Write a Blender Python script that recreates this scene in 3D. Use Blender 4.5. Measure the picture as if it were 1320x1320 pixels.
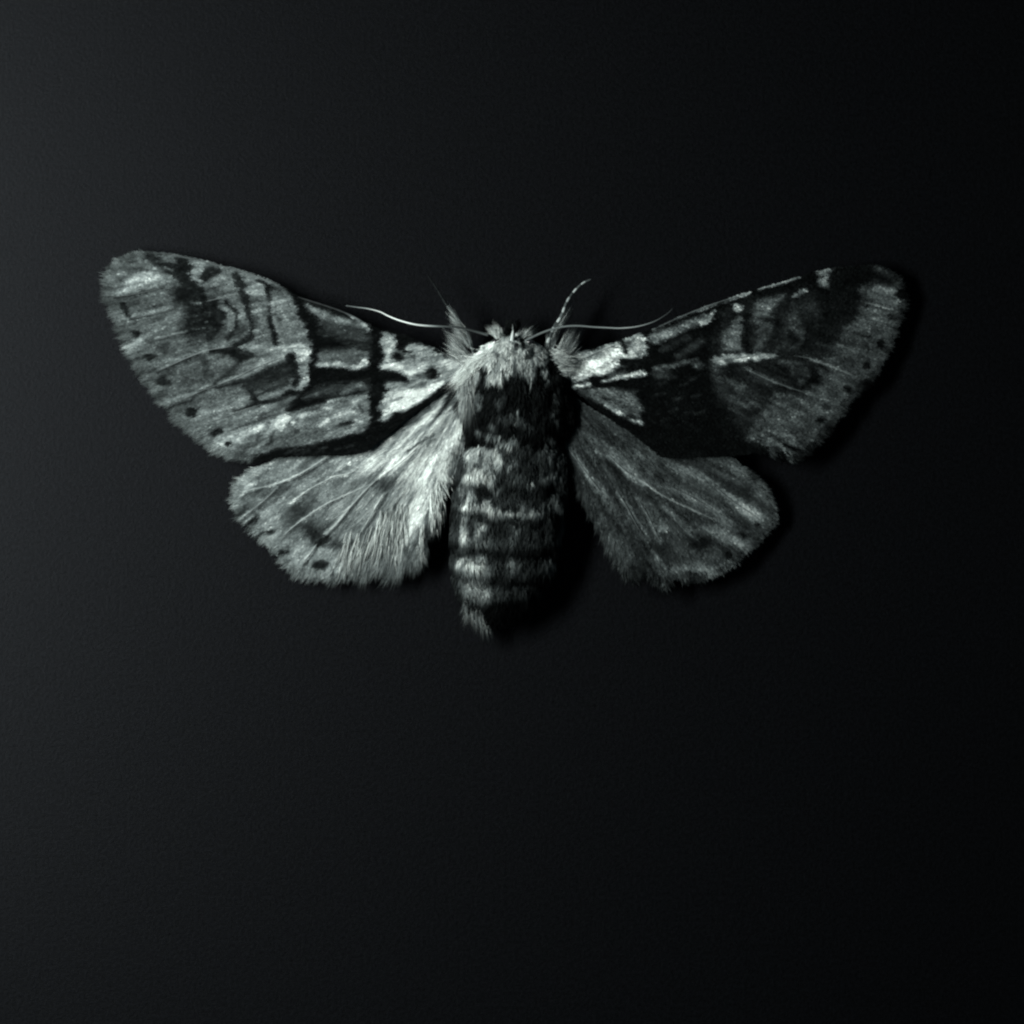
import bpy, math
import numpy as np

for o_ in list(bpy.data.objects):
    bpy.data.objects.remove(o_)
SC = bpy.context.scene
COL = SC.collection

# ------------------------------------------------------------------ camera, light, exposure
# 1 unit = 100 px of the photograph; the paper lies in z = 0, the camera looks straight down.
CAM_Z = 60.0
cam_d = bpy.data.cameras.new('camera'); cam = bpy.data.objects.new('camera', cam_d); COL.objects.link(cam)
cam.location = (0, 0, CAM_Z); cam_d.sensor_width = 36; cam_d.lens = 36 * CAM_Z / 13.2
cam_d.clip_start = 1; cam_d.clip_end = 500
SC.camera = cam

world = bpy.data.worlds.new('World'); SC.world = world; world.use_nodes = True
bg = world.node_tree.nodes['Background']; bg.inputs[0].default_value = (0.55, 0.85, 1.0, 1); bg.inputs[1].default_value = 0.045

LAMP = (-14.0, 2.5, 10.2)
LAMP_W = 9700.0
ld = bpy.data.lights.new('studio_lamp', 'AREA'); ld.shape = 'RECTANGLE'; ld.size = 13.0; ld.size_y = 3.0; ld.energy = LAMP_W; ld.color = (0.97, 1.0, 0.985)
lamp = bpy.data.objects.new('studio_lamp', ld); COL.objects.link(lamp); lamp.location = LAMP
aim = (2.0, 0.0, 0.0)
v_ = np.array(aim) - np.array(LAMP)
from mathutils import Vector
lamp.rotation_euler = Vector(v_).to_track_quat('-Z', 'Y').to_euler()

SC.render.engine = 'CYCLES'
SC.cycles.pixel_filter_type = 'BLACKMAN_HARRIS'; SC.cycles.filter_width = 2.4
SC.view_settings.view_transform = 'Standard'; SC.view_settings.look = 'None'
SC.view_settings.exposure = 0; SC.view_settings.gamma = 1
SC.render.resolution_x = 1024; SC.render.resolution_y = 1024

OUT = {
 'LF': [(612,468),(590,462),(565,452),(540,440),(511,428),(493,425),(477,419),(435,401),(393,385),(370,373),(347,361),(313,349),(279,340),(256,334),(222,327),
        (200,325),(177,324),(161,329),(147,337),(140,348),(137,364),(138,384),(143,400),(152,418),(157,434),(164,451),(174,468),(188,491),(204,511),
        (218,527),(231,543),(249,559),(270,576),(286,585),(302,591),(320,593),(340,594),(356,590),(393,588),(441,587),(462,585),(476,580),(487,570),(502,560),
        (520,544),(540,529),(560,513),(580,497),(606,488)],
 'LH': [(600,490),(570,500),(530,525),(490,545),(440,560),(400,570),(370,580),(357,590),(328,604),(311,617),(302,636),(301,653),(309,668),(326,685),(345,702),(362,721),
        (377,738),(396,742),(416,744),(435,747),(452,743),(469,737),(486,729),(500,733),(510,736),(522,728),(538,722),(546,712),(551,694),(562,662),(574,617),(581,593),
        (593,573),(607,560),(612,535),(612,505)],
 'RF': [(708,462),(730,456),(757,452),(796,440),(823,430),(843,424),(874,409),(925,390),(956,379),(977,373),(1032,356),(1071,346),(1109,342),(1131,342),
        (1148,347),(1161,362),(1168,379),(1167,397),(1159,419),(1150,443),(1139,465),(1124,492),(1102,511),(1089,529),(1073,551),(1054,573),(1036,588),
        (1018,593),(999,588),(983,584),(940,588),(890,590),(855,590),(838,578),(813,558),(790,543),(760,520),(735,500),(712,492)],
 'RH': [(712,500),(735,508),(760,525),(800,548),(850,570),(890,578),(918,585),(942,589),(957,600),(979,617),(996,644),(1002,669),(991,685),(974,702),(957,717),
        (940,733),(918,743),(894,748),(872,744),(858,756),(846,752),(831,741),(812,744),(795,724),(775,685),(758,656),(746,627),(731,598),(717,571),(710,540)],
}
BODY = [(600,475),(640,440),(645,428),(660,424),(690,425),(700,445),(730,475),(742,510),(735,560),(735,640),(735,720),(715,770),(660,785),(632,830),(600,798),(603,775),(588,730),(588,660),(598,595),(612,570),(600,520)]
# ------------------------------------------------------------------ surface markings
# Every wing and the body carry their own map of scale colour, some shade painted in (0-255 tone),
# built from soft-edged patches, bars, spots and streaks.
N = 1320
rs = np.random.RandomState(7)

def vnoise(x, y, seed):
    """smooth value noise in -1..1"""
    r = np.random.RandomState(seed)
    tab = r.rand(256, 256).astype(np.float32) * 2 - 1
    xi = np.floor(x).astype(np.int64); yi = np.floor(y).astype(np.int64)
    fx = x - xi; fy = y - yi
    fx = fx * fx * (3 - 2 * fx); fy = fy * fy * (3 - 2 * fy)
    a = tab[yi & 255, xi & 255]; b = tab[yi & 255, (xi + 1) & 255]
    c = tab[(yi + 1) & 255, xi & 255]; d = tab[(yi + 1) & 255, (xi + 1) & 255]
    return (a * (1 - fx) + b * fx) * (1 - fy) + (c * (1 - fx) + d * fx) * fy

YY, XX = np.mgrid[0:N, 0:N].astype(np.float32)
JX = 1.1 * vnoise(XX / 8, YY / 8, 11) + .5 * vnoise(XX / 3, YY / 3, 12)
JY = 1.1 * vnoise(XX / 8, YY / 8, 13) + .5 * vnoise(XX / 3, YY / 3, 14)
def flow_field(kind):
    """unit direction in which the scales lie, and coordinates along and across it"""
    if kind in ('LH', 'RH'):
        cx, cy = (618, 470) if kind == 'LH' else (705, 480)
        dx, dy = XX - cx, YY - cy; r = np.hypot(dx, dy) + 1
        return dx / r, dy / r, r, np.arctan2(dy, dx) * 170
    fx, fy = {'LF': (-.955, .296), 'RF': (.955, .296), 'BD': (0.0, 1.0)}[kind]
    bend = .0011 * (YY - 460) if kind != 'BD' else -.004 * (XX - 661)
    fx = fx + 0 * XX if kind != 'BD' else fx - bend; fy = fy + bend + 0 * XX if kind != 'BD' else fy + 0 * XX
    l = np.hypot(fx, fy); fx = fx / l; fy = fy / l
    ox, oy = {'LF': (340, 460), 'RF': (960, 460), 'BD': (661, 600)}[kind]
    return fx, fy, (XX - ox) * fx + (YY - oy) * fy, (XX - ox) * -fy + (YY - oy) * fx

class Map:
    def __init__(s, base, kind):
        s.fx, s.fy, s.u, s.v = flow_field(kind)
        w = (2.9 * vnoise(s.v / 1.9, s.u / 14, 15) + 2.2 * vnoise(s.v / 4.5, s.u / 22, 16)) * (1.7 if kind == 'BD' else 1)
        s.wx = XX + JX + w * s.fx; s.wy = YY + JY + w * s.fy
        s.c = np.full((N, N), float(base), np.float32)
        s.f = (0, 0, 1.0)
    def frame(s, ox, oy, k):
        s.f = (ox, oy, float(k)); return s
    def _pt(s, pts):
        ox, oy, k = s.f
        return np.array([(ox + p[0] / k, oy + p[1] / k) for p in pts], np.float32)
    def _box(s, p, m):
        x0 = max(0, int(p[:, 0].min() - m)); x1 = min(N, int(p[:, 0].max() + m) + 2)
        y0 = max(0, int(p[:, 1].min() - m)); y1 = min(N, int(p[:, 1].max() + m) + 2)
        return slice(y0, y1), slice(x0, x1)
    def _mix(s, sl, a, t):
        s.c[sl] = s.c[sl] * (1 - a) + t * a
    def poly(s, pts, t, f=1.6, a=1.0):
        p = s._pt(pts); sl = s._box(p, f + 5)
        x = s.wx[sl]; y = s.wy[sl]
        ins = np.zeros(x.shape, bool); d2 = np.full(x.shape, 1e9, np.float32)
        for i in range(len(p)):
            ax, ay = p[i]; bx, by = p[(i + 1) % len(p)]
            if ay != by:
                c = ((ay > y) != (by > y)) & (x < (bx - ax) * (y - ay) / (by - ay) + ax)
                ins ^= c
            L = (bx - ax) ** 2 + (by - ay) ** 2 + 1e-9
            u = np.clip(((x - ax) * (bx - ax) + (y - ay) * (by - ay)) / L, 0, 1)
            d2 = np.minimum(d2, (x - ax - u * (bx - ax)) ** 2 + (y - ay - u * (by - ay)) ** 2)
        d = np.sqrt(d2); d = np.where(ins, -d, d)
        s._mix(sl, a * np.clip(0.5 - d / (2 * f), 0, 1), t); return s
    def st(s, pts, w, t, f=1.3, a=1.0):
        """tapering soft stroke; w in frame units (full width) or (start, end)"""
        k = s.f[2]; w0, w1 = (w if isinstance(w, tuple) else (w, w))
        w0 /= 2 * k; w1 /= 2 * k
        p = s._pt(pts); sl = s._box(p, f + 5 + max(w0, w1))
        q_ = 0.22 if max(w0, w1) < 2.0 else (0.42 if max(w0, w1) < 4.6 else 0.75)
        x = XX[sl] + q_ * (s.wx[sl] - XX[sl]); y = YY[sl] + q_ * (s.wy[sl] - YY[sl])
        seg = np.hypot(*(p[1:] - p[:-1]).T); cum = np.concatenate([[0], np.cumsum(seg)]); tot = cum[-1] + 1e-6
        best = np.full(x.shape, 1e9, np.float32)
        for i in range(len(p) - 1):
            ax, ay = p[i]; bx, by = p[i + 1]
            L = (bx - ax) ** 2 + (by - ay) ** 2 + 1e-9
            u = np.clip(((x - ax) * (bx - ax) + (y - ay) * (by - ay)) / L, 0, 1)
            d = np.hypot(x - ax - u * (bx - ax), y - ay - u * (by - ay))
            q = (cum[i] + u * seg[i]) / tot
            best = np.minimum(best, d - (w0 + (w1 - w0) * q))
        s._mix(sl, a * np.clip(0.5 - best / (2 * f), 0, 1), t); return s
    def el(s, c, r, t, f=1.5, a=1.0, rot=0):
        k = s.f[2]; p = s._pt([c]); rx, ry = (r if isinstance(r, tuple) else (r, r)); rx /= k; ry /= k
        sl = s._box(p, max(rx, ry) + f + 5)
        dx = s.wx[sl] - p[0, 0]; dy = s.wy[sl] - p[0, 1]; ca, sa = math.cos(rot), math.sin(rot)
        u = dx * ca + dy * sa; v = -dx * sa + dy * ca
        q = np.sqrt((u / rx) ** 2 + (v / ry) ** 2); d = (q - 1) * min(rx, ry)
        s._mix(sl, a * np.clip(0.5 - d / (2 * f), 0, 1), t); return s
    def streak(s, cx, cy, amp, na, nr, seed, fine=0.12, blot=0.0):
        n = vnoise(s.v / 2.4, s.u / 20, seed) * .5 + vnoise(s.v / 5, s.u / 30, seed + 1) * .35 + vnoise(s.v / 11, s.u / 60, seed + 6) * .35
        g = vnoise(XX / 1.7, YY / 1.7, seed + 2) * .6 + vnoise(XX / 4.5, YY / 4.5, seed + 3) * .6
        b = vnoise(s.u / 15, s.v / 8, seed + 4) * .6 + vnoise(s.u / 8, s.v / 4, seed + 5) * .5
        s.c *= np.clip(1 + amp * n + fine * g + blot * b, 0.2, 2)
        return s

# ---------------------------------------------------------------- left forewing
LF = Map(98, 'LF')
A = LF.frame(120, 300, 4.4)
A.poly([(100,380),(420,330),(560,330),(600,560),(560,690),(240,760),(140,520)], 92, 6)
A.poly([(240,750),(560,700),(900,740),(820,900),(640,1050),(480,1060),(330,880)], 88, 6)
A.poly([(480,1060),(700,1000),(1000,960),(1180,1000),(1000,1180),(800,1270),(660,1200)], 100, 5)
# apex
A.poly([(130,350),(200,270),(290,220),(365,232),(400,270),(365,308),(250,335),(110,362)], 128, 2.5)
A.el((300,275), (80,32), 142, 5, rot=-.25)
A.st([(110,352),(250,335)], (10,24), 140)
A.el((215,160), (22,14), 55); A.el((150,205), (38,9), 66, rot=-.1); A.el((160,275), (16,20), 72, 2.5)
A.st([(230,200),(380,220)], 8, 72, 2); A.st([(150,240),(220,230)], 30, 95, 4)
A.st([(320,135),(400,185),(480,225),(530,270)], (30,70), 34, 3)
A.el((500,190), (55,62), 24, 3); A.st([(400,195),(455,215)], 9, 100); A.st([(350,165),(440,160)], 12, 82)
A.st([(430,150),(470,165)], 16, 92)
A.st([(230,108),(450,125),(600,155),(850,215),(1000,270),(1110,322)], 13, 96)
A.st([(300,112),(430,122)], 14, 66)
# costal patches
A.poly([(535,235),(580,195),(610,160),(645,180),(640,230),(618,272),(565,278)], 112, 2)
A.poly([(632,198),(700,186),(740,225),(670,250),(625,285),(615,240)], 28, 2)
A.poly([(610,300),(700,290),(820,300),(830,345),(640,385)], 82, 3)
A.poly([(675,262),(740,240),(800,275),(790,315),(720,315),(680,295)], 118, 2.5)
A.st([(645,390),(730,368),(835,342)], 15, 122)
A.st([(690,195),(760,210),(800,240)], 10, 90); A.st([(730,225),(790,240)], 8, 95)
B = A.frame(240, 310, 8.25)
B.st([(560,370),(585,470),(600,560),(680,600)], (90,70), 32, 2.5)
B.poly([(640,500),(740,440),(850,480),(860,580),(740,600),(640,560)], 122, 2.2)
B.st([(600,350),(730,395)], 40, 96, 2); B.st([(860,440),(960,470)], 30, 112, 2)
B.st([(770,420),(880,480),(1000,540)], 30, 38, 2)
B.poly([(915,560),(965,515),(1040,590),(1030,655),(930,660)], 116, 2)
B.st([(870,500),(885,640)], (60,40), 42, 2)
# dark discal area with pale dots
A = LF.frame(120, 300, 4.4)
A.poly([(460,290),(560,290),(640,390),(745,430),(750,520),(690,600),(570,610),(480,560),(520,450),(450,360)], 48, 7)
A.st([(505,190),(545,285),(600,320),(625,380),(640,430)], (60,42), 22, 2.5)
A.st([(690,405),(738,460),(728,540),(660,590)], (60,40), 26, 3)
A.st([(550,395),(600,400)], 7, 92); A.st([(450,437),(540,418)], 6, 90); A.el((600,398), (14,8), 120, 1)
for (x, y, t) in [(585,470,95),(600,500,90),(625,540,110),(590,545,105),(560,520,80),(640,505,88),(650,560,80),
                  (555,550,85),(610,580,80),(575,600,92),(660,470,75),(540,480,80),(520,500,84),(670,535,80),
                  (395,340,125),(430,355,105),(455,300,90),(470,320,80),(480,350,70),(410,380,100)]:
    A.el((x, y), (7,4), t, 1, a=.9)
B = A.frame(240, 310, 8.25)
B.st([(370,690),(440,730),(510,820),(500,870),(430,880)], (60,80), 108, 3)
B.st([(400,960),(330,1050),(250,1100)], (70,40), 78, 3)
B.st([(440,650),(540,740),(550,880),(520,980),(440,1040)], 46, 26, 2.5)
B.st([(480,620),(580,720),(600,850)], (60,80), 102, 3); B.el((600,840), (22,18), 120, 1.5)
B.st([(600,570),(650,660),(660,740)], (70,55), 34, 2.5)
B.st([(590,900),(560,1030)], 90, 70, 4)
B.st([(670,740),(715,920),(700,1030),(640,1060)], (50,60), 28, 2.5)
B.poly([(690,600),(860,610),(880,760),(900,1070),(740,1100),(760,960),(710,790)], 86, 4)
for (x, y, t) in [(745,680,130),(790,740,120),(740,760,125),(800,790,110),(790,850,115),(820,920,120),(760,960,100),
                  (800,960,125),(850,1010,118),(760,1080,118),(830,1060,112),(700,620,110),(770,630,60),(850,700,55),(740,830,60)]:
    B.el((x, y), (20,13), t, 1.3, a=.85)
B.st([(890,700),(905,820)], 34, 46, 2); B.st([(960,700),(1010,850)], 24, 60, 2)
B.poly([(980,690),(1060,770),(1190,900),(1270,1060),(1300,1140),(990,1150),(950,900),(920,760)], 106, 3)
B.st([(895,830),(925,930),(945,1030),(950,1140)], (55,62), 20, 1.8)
B.el((1000,840), (22,40), 62, 2, rot=-.5)
# bright forked bar
B.st([(575,1130),(760,1142),(960,1155)], (44,60), 128, 2)
B.poly([(950,1130),(1150,1105),(1290,1115),(1315,1190),(1260,1300),(1180,1260),(1100,1215),(960,1225)], 148, 2.5)
B.st([(1000,1190),(880,1250),(770,1315)], (70,50), 122, 2.5)
B.el((1230,1180), (60,60), 158, 4)
B.st([(1060,1240),(1160,1210)], 12, 60, 1)
A = LF.frame(120, 300, 4.4)
A.st([(370,778),(460,735),(550,700)], (10,26), 118, 2); A.st([(370,792),(460,750),(560,712)], 9, 50, 1.5)
A.st([(560,696),(660,665)], 13, 150, 1.2); A.st([(540,688),(650,640)], 6, 100, 1); A.st([(700,655),(800,638)], 17, 122, 1.5)
A.st([(670,672),(740,668),(800,645),(850,620)], (30,26), 34, 1.6)
A.poly([(690,672),(800,650),(900,692),(930,700),(870,725),(830,745),(760,705)], 44, 2.5)
A.st([(800,650),(900,695)], 20, 30, 1.6)
A.st([(600,700),(650,740),(640,790)], 30, 62, 4); A.st([(700,700),(800,740),(760,800)], 40, 92, 4)
A.st([(830,745),(770,800),(700,850)], 26, 55, 3)
A.st([(710,858),(800,820),(850,803)], (12,20), 128, 1.6); A.st([(612,888),(680,868)], (16,24), 150, 1.6)
A.st([(440,992),(560,950),(600,905),(700,862)], (10,20), 48, 2)
A.st([(430,960),(520,925),(590,905)], 18, 118, 2)
A.poly([(850,850),(930,790),(1010,752),(1120,712),(1150,800),(1080,880),(1000,910),(900,890)], 52, 4)
A.st([(700,880),(850,850),(900,900),(940,960)], (20,50), 50, 3)
A.st([(920,775),(1010,728),(1080,700)], (18,34), 126, 2)
A.st([(1130,700),(1143,760),(1158,830),(1150,870)], (46,34), 24, 1.8)
A.st([(1205,790),(1218,840),(1160,888)], (20,34), 138, 2)
A.st([(1150,890),(1060,925),(960,955)], (24,36), 108, 2.5)
A.st([(960,880),(1080,850)], 20, 70, 3)
# lower outer corner
C = A.frame(320, 440, 8.25)
C.st([(0,692),(120,640),(260,625),(360,600),(440,540),(570,560)], (26,60), 28, 1.8)
C.st([(150,605),(320,555)], (50,60), 112, 2.5)
C.st([(60,600),(170,545),(240,500)], 20, 44, 1.6)
C.st([(260,600),(400,600),(330,650)], 30, 80, 3)
C.st([(440,650),(520,600)], 50, 78, 3)
C.st([(-200,860),(0,800),(180,770)], 30, 84, 4)
C.poly([(240,860),(330,790),(420,770),(460,790),(400,930),(290,935)], 168, 3)
C.st([(260,900),(190,1030),(110,1120)], (60,44), 132, 2.5); C.st([(400,942),(510,922)], 15, 145, 1)
C.st([(130,1000),(100,1060)], 30, 60, 2); C.st([(270,980),(240,1060)], 40, 64, 2); C.st([(280,1090),(370,1040)], 18, 116, 1.3)
A = LF.frame(120, 300, 4.4)
A.st([(540,1050),(620,1060),(700,1062)], (16,20), 116, 2); A.st([(600,1085),(720,1060)], (14,26), 140, 2)
A.st([(540,1116),(610,1112)], 9, 132, 1); A.st([(560,1030),(760,1000),(840,985)], 20, 118, 3)
A.poly([(790,1130),(860,1095),(910,1110),(870,1180),(790,1205),(700,1225)], 140, 3)
A.st([(690,1215),(850,1150),(960,1095)], (24,34), 150, 2); A.st([(720,1150),(860,1100)], (10,20), 134, 2)
A.st([(760,1130),(900,1080),(1000,1040)], 7, 62, 1.4); A.st([(640,1170),(720,1150)], 20, 116, 2)
A.st([(820,1240),(930,1200),(1000,1150)], 18, 72, 2); A.st([(740,1245),(840,1225)], 20, 118, 2)
A.st([(800,1012),(930,975),(1020,955)], 9, 36, 1.4)
# margin lights and spots
A.st([(200,655),(265,615)], (40,50), 138, 2.2); A.st([(140,518),(215,505)], 13, 128, 1.4); A.st([(160,490),(190,490)], 14, 116, 1.4)
A.st([(110,372),(220,352),(330,330),(400,312)], 9, 58, 1.4)  # vein shadow painted in as a dark line
A.st([(210,492),(350,462),(480,430)], 8, 52, 1.4); A.st([(220,475),(350,448),(420,430)], 16, 120, 2.2)  # next vein: painted shadow with a pale streak above
A.st([(355,602),(470,570),(530,560)], 10, 118, 1.4); A.st([(330,618),(480,585)], 7, 66, 1.4)
A.st([(170,410),(198,468)], (30,26), 38, 2); A.el((245,572), (24,20), 42, 2); A.el((322,705), (26,20), 40, 2)
A.el((400,842), (36,28), 32, 2.5); A.el((560,1020), (30,27), 20, 2); A.el((692,1135), (32,17), 30, 2, rot=-.4); A.el((772,1192), (22,19), 30, 2)
# dark fascia, then everything basal of it
S = LF.frame(0, 0, 1)
S.poly([(366,362),(378,388),(392,416),(400,440),(402,462),(399,486),(398,496),(386,510),(376,522),(368,530),(384,531),(410,521),(440,513),
        (474,505),(480,545),(470,556),(430,567),(390,575),(350,580),(315,598),(356,610),(500,600),(640,510),(640,440),(480,380)], 13, 2)
D = S.frame(370, 360, 4.4)
D.poly([(108,140),(170,160),(300,215),(465,285),(470,385),(360,372),(250,310),(200,280)], 64, 4)
D.st([(115,145),(160,180),(200,200)], (12,40), 132, 2); D.st([(200,200),(300,230),(420,262)], (40,26), 104, 3)
D.st([(90,108),(250,160),(340,195),(470,262)], 10, 58, 1.3); D.st([(340,195),(400,228),(465,285)], (10,26), 124, 1.6)
D.st([(200,300),(300,330),(440,345)], 26, 62, 4); D.st([(220,345),(330,350),(460,370)], 14, 24, 2)
D.poly([(205,395),(330,385),(465,400),(465,500),(380,512),(165,485)], 80, 3)
D.st([(180,482),(300,488),(400,500)], (24,26), 126, 2); D.st([(400,500),(450,480)], 26, 158, 1.8); D.el((295,482), (20,12), 165, 2)
D.el((445,462), (14,18), 170, 2); D.el((200,430), (16,30), 100, 3, rot=.4); D.st([(380,395),(440,420)], 12, 84, 2)
D.poly([(190,600),(330,585),(465,575),(465,630),(300,662),(130,665),(150,630)], 66, 4)
D.st([(320,640),(400,600),(440,610)], 30, 84, 3); D.st([(110,670),(170,650)], 26, 78, 3); D.el((425,605), (14,12), 110, 2)
C = D.frame(320, 440, 8.25)
C.poly([(480,745),(620,710),(850,650),(1150,575),(1260,600),(1275,660),(1200,720),(1230,850),(1245,890),(1000,965),(700,1025),(480,1065),(370,1050),(390,940)], 100, 3)
C.st([(850,640),(1010,600)], (34,16), 132, 1.6); C.el((865,712), (32,12), 185, 1.5); C.st([(780,880),(850,840)], (50,30), 160, 2)
C.poly([(900,760),(1050,700),(1150,680),(1180,780),(1050,820),(930,830)], 128, 5); C.st([(1120,640),(1230,650)], 50, 138, 3)
C.st([(990,880),(1130,850)], (30,40), 48, 2); C.st([(1110,935),(1245,892)], (30,14), 142, 1.6); C.st([(1100,820),(1220,855)], (14,26), 150, 1.6)
C.st([(640,740),(760,720)], 16, 60, 2); C.el((580,790), (34,26), 146, 2); C.st([(620,830),(780,800)], 24, 70, 3); C.el((470,865), (22,14), 170, 1.4)
C.st([(430,880),(520,960),(640,930)], 24, 66, 3); C.st([(560,950),(680,960)], 24, 118, 2); C.st([(440,1030),(640,990)], 18, 82, 3); C.st([(700,1000),(900,960)], 22, 112, 2.5)
C.st([(1180,700),(1220,740)], 26, 60, 2)
for (x, y, t) in [(470,1150,48),(560,1150,62),(620,1170,66),(690,1120,40),(800,1130,50),(960,1135,56),(540,1200,40),(420,1180,34),(1100,1110,40),(760,1170,36)]:
    C.st([(x-40,y+8),(x+40,y-8)], 16, t, 1.5)
# white basal patch
E = C.frame(480, 400, 8.25)
E.poly([(110,225),(240,260),(245,330),(262,400),(340,452),(410,470),(365,385),(400,345),(520,370),(700,440),(850,520),(1010,560),(1100,640),(940,740),
        (800,765),(640,850),(500,955),(340,1085),(225,1070),(195,1130),(110,1195),(45,1170),(120,1110),(60,1040),(120,900),(170,850),(170,780),
        (300,770),(370,705),(250,660),(105,632),(130,480),(80,380)], 124, 2)
E.poly([(150,900),(400,850),(600,800),(740,750),(760,770),(500,945),(340,1075),(220,1060),(190,1130),(110,1180),(130,1050)], 176, 3.5)
E.st([(240,1030),(420,985),(600,870),(740,775)], (90,40), 208, 3); E.st([(170,780),(420,770)], 50, 120, 3)
E.st([(120,590),(300,610),(410,665)], (70,60), 178, 3); E.st([(150,260),(180,440)], (60,90), 124, 3); E.st([(190,440),(160,560)], 70, 166, 3)
E.poly([(420,400),(640,440),(820,530),(760,590),(540,580),(430,560)], 130, 4); E.st([(440,600),(560,590)], 60, 150, 4)
E.el((500,445), (40,24), 160, 2.5); E.el((780,530), (50,28), 164, 3); E.st([(840,600),(960,560)], 80, 160, 4)
E.el((275,495), (72,44), 14, 2.2, rot=.2); E.el((650,665), (74,60), 12, 2.2); E.st([(500,690),(600,690)], 36, 70, 3)
E.st([(110,665),(250,700),(355,735)], (40,70), 14, 2.2); E.st([(400,830),(560,790)], 16, 84, 3); E.st([(430,770),(560,740)], 14, 90, 3)
LF.c = np.where(LF.c > 40, 90 + (LF.c - 93) * 1.38, LF.c)
LF.streak(760, 330, .42, 75, 26, 21, .20, .22)

# ---------------------------------------------------------------- left hindwing
LH = Map(116, 'LH')
F = LH.frame(280, 520, 4.125)
F.poly([(740,260),(900,190),(1100,60),(1250,-40),(1340,100),(1250,300),(1170,500),(1110,680),(980,740),(930,560),(850,410),(760,340)], 158, 12)
F.st([(820,330),(900,320),(1000,270),(1100,180)], (40,90), 192, 7)
F.el((430,570), (85,55), 70, 9, rot=-.5); F.el((500,690), (80,55), 56, 9); F.el((890,430), (70,50), 78, 8)
F.el((310,470), (90,28), 92, 6); F.st([(560,735),(650,760),(760,765)], (24,24), 66, 6); F.el((720,660), (80,60), 100, 8)
F.st([(330,430),(480,520)], 30, 100, 6)
F.st([(120,610),(150,540),(110,480)], 30, 96, 4)
F.poly([(380,700),(470,680),(500,760),(440,850),(380,800)], 128, 5)
H = F.frame(290, 570, 8.25)
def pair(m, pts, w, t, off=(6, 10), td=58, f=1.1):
    """a pale vein with the shade of its furrow painted beside it"""
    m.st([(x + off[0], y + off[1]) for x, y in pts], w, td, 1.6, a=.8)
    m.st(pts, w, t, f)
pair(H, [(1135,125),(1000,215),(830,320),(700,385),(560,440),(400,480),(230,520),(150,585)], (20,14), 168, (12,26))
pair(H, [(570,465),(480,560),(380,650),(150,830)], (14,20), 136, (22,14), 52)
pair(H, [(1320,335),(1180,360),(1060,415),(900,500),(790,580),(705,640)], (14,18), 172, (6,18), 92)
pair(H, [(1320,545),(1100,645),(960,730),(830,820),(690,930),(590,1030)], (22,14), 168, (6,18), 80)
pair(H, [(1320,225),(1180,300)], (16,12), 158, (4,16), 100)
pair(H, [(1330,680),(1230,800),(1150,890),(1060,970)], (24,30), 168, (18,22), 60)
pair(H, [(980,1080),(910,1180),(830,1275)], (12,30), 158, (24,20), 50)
H.st([(560,180),(440,250),(330,325)], (18,24), 160, 1.6); H.st([(540,170),(380,240),(200,380)], 10, 84, 1.4); H.st([(850,170),(680,300)], (20,14), 148, 2); H.el((280,430), (44,34), 156, 3)
H.st([(640,580),(560,640),(420,700)], 16, 134, 2); H.st([(500,800),(400,900)], 12, 140, 2); H.st([(780,940),(680,1060)], (40,40), 136, 3)
F = H.frame(280, 520, 4.125)
F.el((197,622), (30,20), 26, 2, rot=-.8); F.el((265,690), (34,12), 18, 1.8, rot=-.3); F.el((360,785), (26,15), 24, 2); F.el((545,862), (38,26), 22, 2.5)
F.st([(535,750),(600,708)], (24,20), 14, 2); F.st([(150,650),(200,620)], 12, 34, 2)
F.st([(190,680),(330,600)], 12, 138, 2); F.st([(250,735),(330,720)], 18, 110, 3)
G = F.frame(420, 570, 7.333)
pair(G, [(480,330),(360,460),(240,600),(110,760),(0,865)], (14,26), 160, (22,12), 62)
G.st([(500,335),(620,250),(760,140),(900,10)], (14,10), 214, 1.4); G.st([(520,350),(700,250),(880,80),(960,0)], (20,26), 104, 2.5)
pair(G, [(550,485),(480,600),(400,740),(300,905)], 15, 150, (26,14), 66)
G.st([(720,510),(620,660),(480,860)], 18, 64, 2); G.st([(740,560),(640,700),(560,860),(510,1075)], (26,14), 156, 2)
G.st([(860,450),(760,610),(690,730),(600,960)], (18,30), 74, 2.4); G.st([(920,470),(880,700),(790,900),(680,1090)], (90,60), 176, 5)
G.st([(760,470),(740,620)], 50, 160, 4)
G.st([(920,770),(895,900),(905,1010),(910,1150)], (40,12), 196, 1.6); G.st([(890,840),(870,1010)], 16, 70, 2)
G.st([(700,1050),(665,1200)], (36,10), 158, 1.8); G.st([(1080,100),(1000,300),(960,420)], (18,12), 108, 2.4)
G.st([(980,180),(900,360)], 120, 186, 8); G.st([(1130,40),(1090,300)], 80, 178, 6)
G.st([(1060,400),(1040,520),(1020,640)], (40,14), 166, 2); G.st([(1120,380),(1080,640)], (24,12), 96, 3)
G.st([(1000,640),(960,760)], 30, 108, 3); G.st([(960,820),(950,1000)], 50, 66, 5)
G.st([(400,960),(260,1090),(200,1180),(170,1290)], (14,22), 158, 1.6); G.st([(500,860),(440,940)], 16, 150, 1.6)
G.st([(430,1080),(360,1220)], (24,14), 126, 2); G.st([(310,1150),(250,1260)], 14, 120, 2)
G.st([(260,1120),(200,1260)], 12, 34, 2); G.st([(420,1060),(300,1180)], 14, 40, 2); G.st([(560,980),(540,1100)], 40, 74, 4)
G.st([(90,1080),(30,1180),(40,1280)], (20,12), 128, 2); G.st([(180,1060),(110,1280)], (20,12), 134, 2); G.st([(60,1180),(90,1290)], 9, 50, 2)
G.st([(150,900),(300,900)], 90, 120, 6); G.st([(100,960),(330,990)], 40, 48, 4)
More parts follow.
